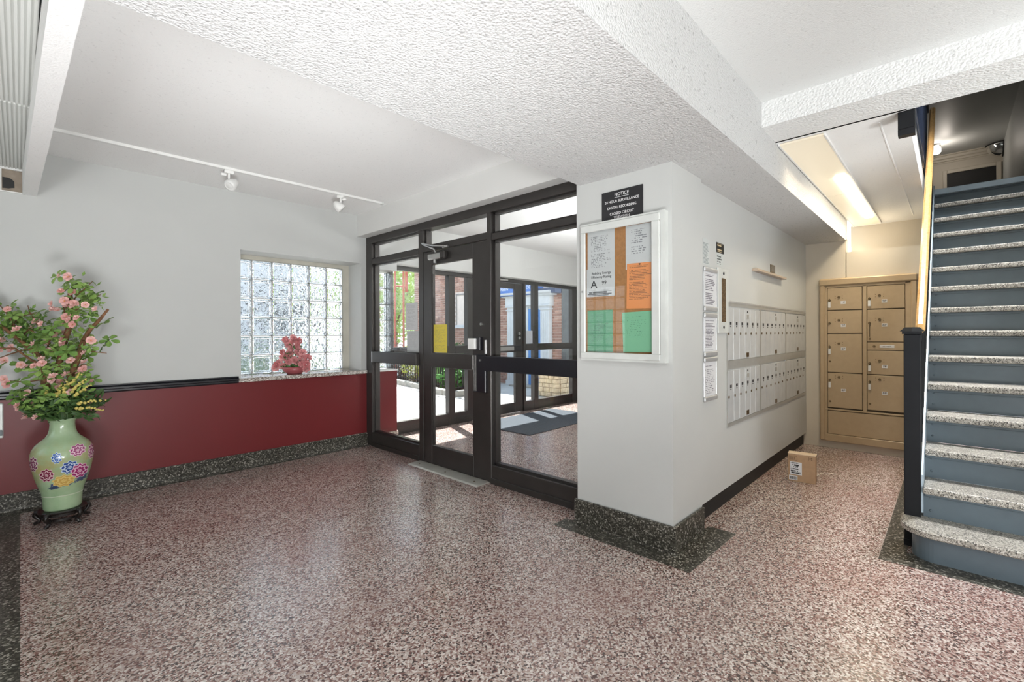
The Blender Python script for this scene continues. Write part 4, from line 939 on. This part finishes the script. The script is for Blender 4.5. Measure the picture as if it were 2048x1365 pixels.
def leaf_cloud(name, mat, parent, n, centre, rad, size, seed=1, shell=.35, squash=1, loc=None, kind='stuff', wl=.45):
    rnd = random.Random(seed); verts = []; faces = []
    for k in range(n):
        d = Vector((rnd.gauss(0, 1), rnd.gauss(0, 1), rnd.gauss(0, 1))).normalized()*(shell+(1-shell)*rnd.random()**.5)
        p = Vector((centre[0]+d.x*rad[0], centre[1]+d.y*rad[1], centre[2]+d.z*rad[2]))
        s = size*rnd.uniform(.6, 1.3); u = Vector((rnd.gauss(0, 1), rnd.gauss(0, 1), rnd.gauss(.2, .7))).normalized()
        w = u.cross(Vector((rnd.gauss(0, 1), rnd.gauss(0, 1), rnd.gauss(0, 1)))).normalized(); nn = u.cross(w)
        i = len(verts)
        verts += [p, p+u*s*.5+w*s*wl*.5+nn*s*.08, p+u*s, p+u*s*.5-w*s*wl*.5+nn*s*.08]; faces += [(i, i+1, i+2), (i, i+2, i+3)]
    me = bpy.data.meshes.new(name); me.from_pydata([tuple(v) for v in verts], [], faces); me.materials.append(M[mat]); me.update()
    o = link(name, me, parent, loc)
    if kind: o['kind'] = kind
    return o
x0, z0 = cxz(310, 690)
leaf_cloud('greenery', 'leaf_dark', arr, 620, (x0, 0, z0-.01), (.27, .17, .115), .062, 5, .1)
leaf_cloud('greenery', 'leaf', arr, 260, (x0-.03, -.06, z0+.05), (.25, .16, .12), .058, 6, .2)
leaf_cloud('filler_leaves', 'leaf', arr, 200, (cxz(400, 220)[0], 0, cxz(400, 220)[1]), (.15, .09, .22), .045, 8, .1)
leaf_cloud('filler_leaves', 'leaf', arr, 320, (cxz(110, 330)[0], 0, cxz(110, 330)[1]), (.25, .10, .16), .050, 9, .1)
leaf_cloud('filler_leaves', 'leaf', arr, 320, (cxz(290, 450)[0], 0, cxz(290, 450)[1]), (.22, .12, .22), .050, 10, .1)
B().tube([(0, 0, .60), (0, 0, .70)], .06, 10).done('moss_core', 'leaf_dark', arr)
for pts in ([(460, 680), (510, 660), (580, 665)], [(450, 700), (520, 690), (575, 710)], [(400, 600), (440, 565), (470, 535)], [(430, 620), (470, 580), (490, 560)], [(360, 640), (365, 610), (380, 590)], [(440, 640), (480, 610), (515, 590)], [(310, 640), (308, 615), (312, 600)], [(390, 640), (395, 600), (400, 570)]):
    P = [Vector((cxz(*p)[0], -.12, cxz(*p)[1])) for p in pts]
    q = B()
    for k in range(14):
        f = k/13; p = (P[0]*(1-f)**2+P[1]*2*f*(1-f)+P[2]*f*f)
        q.ball((p.x+random.uniform(-.007, .007), p.y+random.uniform(-.01, .01), p.z+random.uniform(-.006, .006)), .010*(1.15-f*.6), 1)
    q.done('yellow_sprig', 'yellow', arr)

# rose centrepiece on the sill
RSX, RSY = 2.10, 5.32
SM = .00558
rb = thing('rose_centrepiece', 'pink silk rose centrepiece in a low bowl on the windowsill', 'flowers', (RSX, RSY, .908), VR)
B().lathe([(.05, 0), (.075, 0), (.08, .012), (.112, .03), (.122, .055), (.116, .075), (.11, .08), (.10, .05)], 0, 0, 32).done('bowl', 'bowl', rb, smooth=True)
q = B()
for k in range(3): petal(q, 2*PI*k/3, 1.25, .003, .016, .020, (0, 0, .012))
for k in range(5): petal(q, 2*PI*k/5+.3, .95, .005, .032, .030, (0, 0, .004))
for k in range(6): petal(q, 2*PI*k/6, .45, .006, .045, .036)
ro0 = q.done('rose', 'rose', rb)
rl = [(625, 845), (700, 850), (740, 890), (650, 895), (628, 1000), (710, 1010), (580, 1040), (770, 1005), (690, 880), (690, 945), (780, 960), (610, 950), (815, 1050), (562, 1085), (655, 960), (740, 945), (600, 1000), (800, 1010), (745, 855), (665, 920), (720, 910), (755, 970), (660, 1030), (820, 1090), (570, 1050), (690, 835), (640, 870), (730, 1040), (785, 1050), (600, 1075)]
for i, (cx, cy) in enumerate(rl):
    o = ro0 if i == 0 else ro0.copy()
    if i: COL.objects.link(o)
    zz = (1132-cy)/4.265*SM
    o.parent = rb; o.location = ((cx-690)/4.265*SM, random.uniform(-.10, .02)*(1.15-zz/.42), zz); sc = random.uniform(.8, 1.15); o.scale = (sc, sc, sc)
    o.rotation_euler = (random.uniform(.6, 1.5), random.uniform(-.5, .5), random.uniform(-.5, .5))
leaf_cloud('greenery', 'leaf_dark', rb, 200, (0, 0, .17), (.13, .09, .17), .04, 12, .2)
leaf_cloud('greenery', 'leaf_dark', rb, 70, (0, -.02, .08), (.16, .08, .035), .045, 13, .2)

# =================================================================== THE COURTYARD
pv = struct('pavement', 'pavement', 'pale concrete courtyard pavement outside the doors', 'pavement', (-14, 26, 5.47, 40, -.2, -.012))
def joint(p, q_, w=.012):
    d = (Vector(q_)-Vector(p)); n = Vector((-d.y, d.x)).normalized()*w/2
    B().prism([(p[0]+n.x, p[1]+n.y), (q_[0]+n.x, q_[1]+n.y), (q_[0]-n.x, q_[1]-n.y), (p[0]-n.x, p[1]-n.y)], -.02, -.0105, 'z').done('paving_joint', 'joint', pv)
joint((3.2, 7.0), (6.2, 6.75)); joint((2.0, 8.6), (6.3, 8.35)); joint((6.2, 6.75), (9.0, 6.55)); joint((7.3, 5.5), (7.3, 6.6)); joint((4.6, 5.5), (4.6, 7.0)); joint((3.2, 7.0), (3.2, 12)); joint((6.1, 5.5), (6.1, 6.75))

# brick wing with the blue entrance (wall plane x = 9, facing -X)
bw = thing('brick_wing', 'red brick wing with a pale blue window across the courtyard', 'building', (9, 6.85, 0))
box('wall', 'mortar', 0, .3, 0, 6.1, -.02, 4.0, bw); box('parapet', 'white_trim', -.06, .36, -.02, 6.1, 4.0, 4.12, bw)
box('side_cladding', 'shingle_dark', .0, 4.0, -.012, .0, -.02, 4.0, bw)
bk = []
for r in range(52):
    z = .01+r*.0677
    off = 0 if r % 2 else .105
    for c in range(-1, 30):
        y0 = c*.21+off; y1 = y0+.198
        y0, y1 = max(y0, .0), min(y1, 6.09)
        if y1-y0 < .04: continue
        if y1 > .27 and y0 < 1.69:
            if y0 < .25: y1 = .27
            elif y1 > 1.71: y0 = 1.69
            else: continue
        if y1-y0 < .03: continue
        if z < 2.55 and z > 1.50 and y1 > 3.10 and y0 < 3.98: continue
        bk.append((y0, y1, z))
bk.sort(key=lambda b_: b_[0])
meshes = {}
q = {m: B() for m in ('brick', 'brick2', 'brick3')}
rnd = random.Random(4)
for i, (y0, y1, z) in enumerate(bk):
    m = rnd.choice(('brick', 'brick', 'brick2', 'brick3')); e = rnd.uniform(-.002, .002)
    if i < 290:
        key = (round(y1-y0, 3), m)
        if key not in meshes:
            bb = B().box(-.012, .02, 0, y1-y0, 0, .0565); bmesh.ops.recalc_face_normals(bb.bm, faces=bb.bm.faces)
            me = bpy.data.meshes.new('brick'); bb.bm.to_mesh(me); bb.bm.free(); me.materials.append(M[m]); meshes[key] = me
        link('brick', meshes[key], bw, (e, y0, z))
    else: q[m].box(-.012+e, .02, y0, y1, z, z+.0565)
for m in q: q[m].done('far_bricks', m, bw, kind='stuff')
wf = box('window_frame', 'white_trim', -.03, .06, 3.12, 3.97, 1.56, 1.60, bw)
for a in ((3.14, 3.18, 1.60, 2.53), (3.91, 3.95, 1.60, 2.53), (3.18, 3.91, 2.49, 2.53)): box('sash_bar', 'steel', -.02, .04, *a, wf)
box('pane', 'win_blue', .015, .03, 3.18, 3.91, 1.60, 2.49, wf)
box('window_sill', 'white_trim', -.06, .05, 3.06, 4.03, 1.51, 1.56, bw)
# portico
po = thing('portico', 'white columned portico around the bright blue door', 'doorway', (9, 7.1, 0))
for y in (.02, 1.16):
    p_ = box('pilaster', 'white_trim', -.15, 0, y, y+.28, -.012, 2.06, po, .006)
    box('capital', 'white_trim', -.175, 0, y-.025, y+.305, 1.93, 1.965, p_, .004); box('capital', 'white_trim', -.19, 0, y-.04, y+.32, 2.02, 2.06, p_, .006); box('plinth', 'white_trim', -.18, 0, y-.03, y+.31, -.012, .12, p_, .004)
    for k in range(4): box('flute', 'white_trim', -.156, -.15, y+.035+k*.062, y+.065+k*.062, .16, 1.88, p_)
box('entablature', 'white_trim', -.17, 0, -.02, 1.48, 2.06, 2.28, po, .005)
B().prism([(0, 2.28), (-.20, 2.28), (-.23, 2.31), (-.29, 2.35), (-.31, 2.39), (0, 2.39)], -.12, 1.58, 'y').done('cornice', 'white_trim', po)
box('door_surround', 'white_trim', -.02, -.001, .30, 1.16, -.012, 2.06, po)
dr = box('door', 'blue_door', -.035, -.015, .32, .79, .03, 1.97, po)
for z0_, z1_ in ((.18, .75), (.88, 1.5), (1.6, 1.86)): box('door_panel', 'blue_door', -.043, -.034, .38, .73, z0_, z1_, dr, .006)
box('side_light', 'win_blue', -.03, -.019, .90, 1.06, .55, 1.9, po); box('door_frame', 'white_trim', -.05, -.015, .79, .85, -.012, 2.02, po); box('step', 'curb', -.36, 0, .28, 1.18, -.012, .03, po)
aw = thing('shop_awning', 'blue awning sign with white lettering above the portico', 'awning', (9, 9.45, 2.32))
B().prism([(0, 0), (-.27, .0), (-.27, .42), (-.20, .62), (0, .62)], -2.03, 0, 'y').done('canopy', 'awning', aw)
B().box(-.25, 0, -2.02, -.01, -.012, .0).done('underside', 'awning_dark', aw); B().box(-.25, 0, -2.60, -2.03, .0, .13).done('end_box', 'awning_dark', aw)
def awtext(body, y, z, size): text('lettering', body, size, (-.2705, y, z), 'white_ink', aw, 'LEFT', (PI/2, 0, RZ))
awtext('GREEN', -.70, .18, .12); awtext('F DEL', -1.60, .18, .12)
B().tube([(-.272, -.42+.13*math.cos(a*.3), .13+.13*math.sin(a*.3)) for a in range(8, 22)], .012, 6).done('emblem_arc', 'white_ink', aw)
# stone pedestal: each block its own piece
sp_ = thing('stone_pedestal', 'low tan rubble stone pedestal right of the outer door', 'pedestal', (7.72, 5.95, 0))
box('core', 'stone_joint', .02, .62, .02, .54, -.012, .47, sp_); box('cap', 'stone_tan', -.03, .66, -.03, .59, .47, .525, sp_, .01)
rnd = random.Random(9); z = -.008
for r in range(5):
    h = (.098, .105, .085, .10, .082)[r]; y = 0
    while y < .55:
        w = rnd.uniform(.13, .3); w = min(w, .56-y)
        if .56-(y+w) < .06: w = .56-y
        B().box(-rnd.uniform(.0, .018), .05, y+.004, y+w-.004, z+.004, z+h-.004, .008).done('stone', 'stone_tan', sp_); y += w
    x = .05
    while x < .62:
        w = min(rnd.uniform(.14, .3), .64-x); B().box(x+.004, x+w-.004, -rnd.uniform(0, .018), .04, z+.004, z+h-.004, .008).done('stone', 'stone_tan', sp_); x += w
    z += h

# planting bed with its curb, fence and shrubs
PLN = [(7.05, 12.0), (6.886, 10.79), (6.63, 9.41), (6.36, 8.45), (6.30, 7.85), (6.42, 7.62), (6.75, 7.58), (7.3, 7.85), (8.1, 8.45), (8.95, 9.05)]
pbed = thing('planting_bed', 'curbed planting bed with cobbled edge in the courtyard', 'planter', (0, 0, 0))
B().prism([(x+.08, y+.08) for x, y in PLN]+[(8.95, 12.0)], -.02, .07, 'z').done('soil', 'soil', pbed)
def along(pl, step):
    out = []; acc = 0
    for a, b_ in zip(pl, pl[1:]):
        a, b_ = Vector(a), Vector(b_); d = b_-a; L_ = d.length; t = -acc
        while t+step <= L_+1e-6:
            t += step
            if t >= 0: out.append((a+d*(t/L_), d.normalized()))
        acc = L_-t
    return out
for p, d in along(PLN, .42):
    a = math.atan2(d.y, d.x)
    B().box(-.20, .20, 0, .15, -.02, .125, .012).done('curb_stone', 'curb', pbed, (p.x, p.y, 0), a)
off = [(x-.09, y-.10) for x, y in PLN]
cb = B().box(-.055, .055, -.07, .05, -.03, .008, .012).done('cobble', 'cobble', pbed); k0 = True
for p, d in along(off, .14):
    o = cb if k0 else cb.copy()
    if not k0: COL.objects.link(o)
    k0 = False; o.location = (p.x, p.y, random.uniform(-.004, .004)); o.rotation_euler = (0, 0, math.atan2(d.y, d.x)+random.uniform(-.06, .06))
FN = [(min(x+.26*(1 if i < 5 else .35), 8.92), y+.26*(0 if i < 4 else 1)) for i, (x, y) in enumerate(PLN)]
fe = thing('iron_fence', 'low black iron picket fence along the planting bed', 'fence', (0, 0, 0))
pk0 = B().box(-.009, .009, -.009, .009, .06, .86).done('picket', 'iron', fe); k0 = True
for p, d in along(FN, .13):
    o = pk0 if k0 else pk0.copy()
    if not k0: COL.objects.link(o)
    k0 = False; o.location = (p.x, p.y, 0)
B().tube([(x, y, .80) for x, y in FN], .014, 6).done('top_rail', 'iron', fe); B().tube([(x, y, .16) for x, y in FN], .012, 6).done('bottom_rail', 'iron', fe)
def shrub(label, x, y, z, rx, rz, n, mat, size, seed, z0=.06, ry=None):
    t = thing('shrub', label, 'shrub', (x, y, z0))
    leaf_cloud('foliage', mat, t, n, (0, 0, z), (rx, ry or rx, rz), size, seed, .2)
    q = B(); rr = random.Random(seed)
    for k in range(7): q.tube([(0, 0, 0), (rr.uniform(-.3, .3)*rx, rr.uniform(-.3, .3)*rx, z*.7), (rr.uniform(-.7, .7)*rx, rr.uniform(-.7, .7)*rx, z+rz*.3)], .008, 5, .003)
    q.done('stems', 'bark', t); return t
shrub('yellow-green shrub behind the fence at the far end of the bed', 7.35, 10.6, .55, .42, .5, 900, 'shrub_yellow', .09, 21)
shrub('yellow shrub beside the red-leaved bush behind the fence', 7.25, 9.6, .52, .4, .45, 900, 'shrub_yellow', .08, 22)
M['red_leaf'] = leaf_mat('red_leaf', (.12, .02, .02), (.26, .06, .05))
shrub('dark red-leaved bush at the far end of the fence', 7.55, 11.6, .5, .4, .5, 700, 'red_leaf', .08, 23)
shrub('broad-leaved green plant at the front corner of the bed', 7.05, 8.35, .30, .40, .28, 420, 'shrub_leaf', .2, 24)
shrub('second broad-leaved green plant at the bed front', 7.65, 8.75, .30, .40, .28, 420, 'shrub_leaf', .2, 25)
shrub('pale green plant between the two yellow shrubs', 6.98, 9.05, .34, .30, .3, 420, 'shrub_leaf', .14, 26)
shrub('dark foliage behind the front plants of the bed', 8.1, 9.7, .55, .5, .5, 900, 'leaf_dark', .12, 27)
shrub('bright green shrub beside the dark side wall of the brick wing', 9.6, 6.55, .5, .26, .42, 500, 'shrub_yellow', .08, 28, 0, .2)
def tree(label, x, y, h, r, n, mat, seed):
    t = thing('tree', label, 'tree', (x, y, -.012))
    B().tube([(0, 0, 0), (.05, .03, h*.35), (-.04, .05, h*.7)], .11, 8, .05).done('trunk', 'bark', t)
    rr = random.Random(seed)
    q = B()
    for k in range(6): q.tube([(0, .03, h*.35), (rr.uniform(-.6, .6)*r, rr.uniform(-.6, .6)*r, h*.7)], .04, 6, .015)
    q.done('boughs', 'bark', t)
    leaf_cloud('crown', mat, t, n, (0, 0, h*.62), (r, r, h*.40), .16, seed, .15)
    return t
tree('leafy light green tree beyond the planting bed', 9.35, 14.7, 4.2, 1.25, 3800, 'tree_leaf', 31)
tree('green tree further left beyond the pavement', 9.6, 17.6, 4.6, 1.4, 3200, 'tree_leaf', 32)
tree('green tree far behind the red pipe frame', 12.6, 20.0, 5.2, 1.9, 3600, 'tree_leaf', 33)
t = thing('tree', 'tall shade tree behind the brick wing, mostly hidden', 'tree', (12.4, 13.6, -.012))
B().tube([(0, 0, 0), (.06, .1, 2.2), (-.15, -.1, 3.8), (-.2, -.3, 5.4)], .13, 8, .05).done('trunk', 'bark', t)
leaf_cloud('crown', 'tree_leaf', t, 4200, (-.3, -.3, 6.0), (2.2, 1.5, 1.3), .2, 41, .1)
fbld = thing('backdrop_building', 'pale grey building added as a backdrop for the glass blocks', 'building', (-4, 16, -.012))  # added unseen building, gives the glass blocks grey tones to refract
box('wall', plain('grey_render', (.56, .58, .60), .8), 0, 11.0, 0, 6, 0, 7.5, fbld); box('roof_edge', 'white_trim', -.1, 11.6, -.15, 6.1, 7.5, 7.7, fbld)
for k in range(5):
    for z in (1.0, 4.4):
        f = box('window', 'white_trim', .8+k*2.15, 2.1+k*2.15, -.05, .02, z, z+1.7, fbld)
        box('pane', 'shingle_dark', .9+k*2.15, 1.42+k*2.15, -.06, -.045, z+.1, z+1.6, f); box('pane', 'shingle_dark', 1.48+k*2.15, 2.0+k*2.15, -.06, -.045, z+.1, z+1.6, f)
shrub('dark clipped hedge added to darken the view through the glass block window', 3.3, 9.4, .5, 1.5, .55, 1500, 'leaf_dark', .12, 51, 0, .4)  # added hedge, darkens what the lower glass blocks refract
rp = thing('pipe_frame', 'red painted pipe frame standing before the trees', 'frame', (7.78, 12.2, -.012))
for x in (0, .30): B().tube([(x, 0, 0), (x, 0, 4.2)], .032, 10).done('post', 'red_pipe', rp)
B().tube([(.47, .1, 2.65), (.47, .1, 4.2)], .045, 10).done('post', 'red_pipe', rp)
for z in (2.80, 3.55): B().tube([(0, 0, z), (.47, .1, z+.02)], .028, 8).done('cross_bar', 'red_pipe', rp)
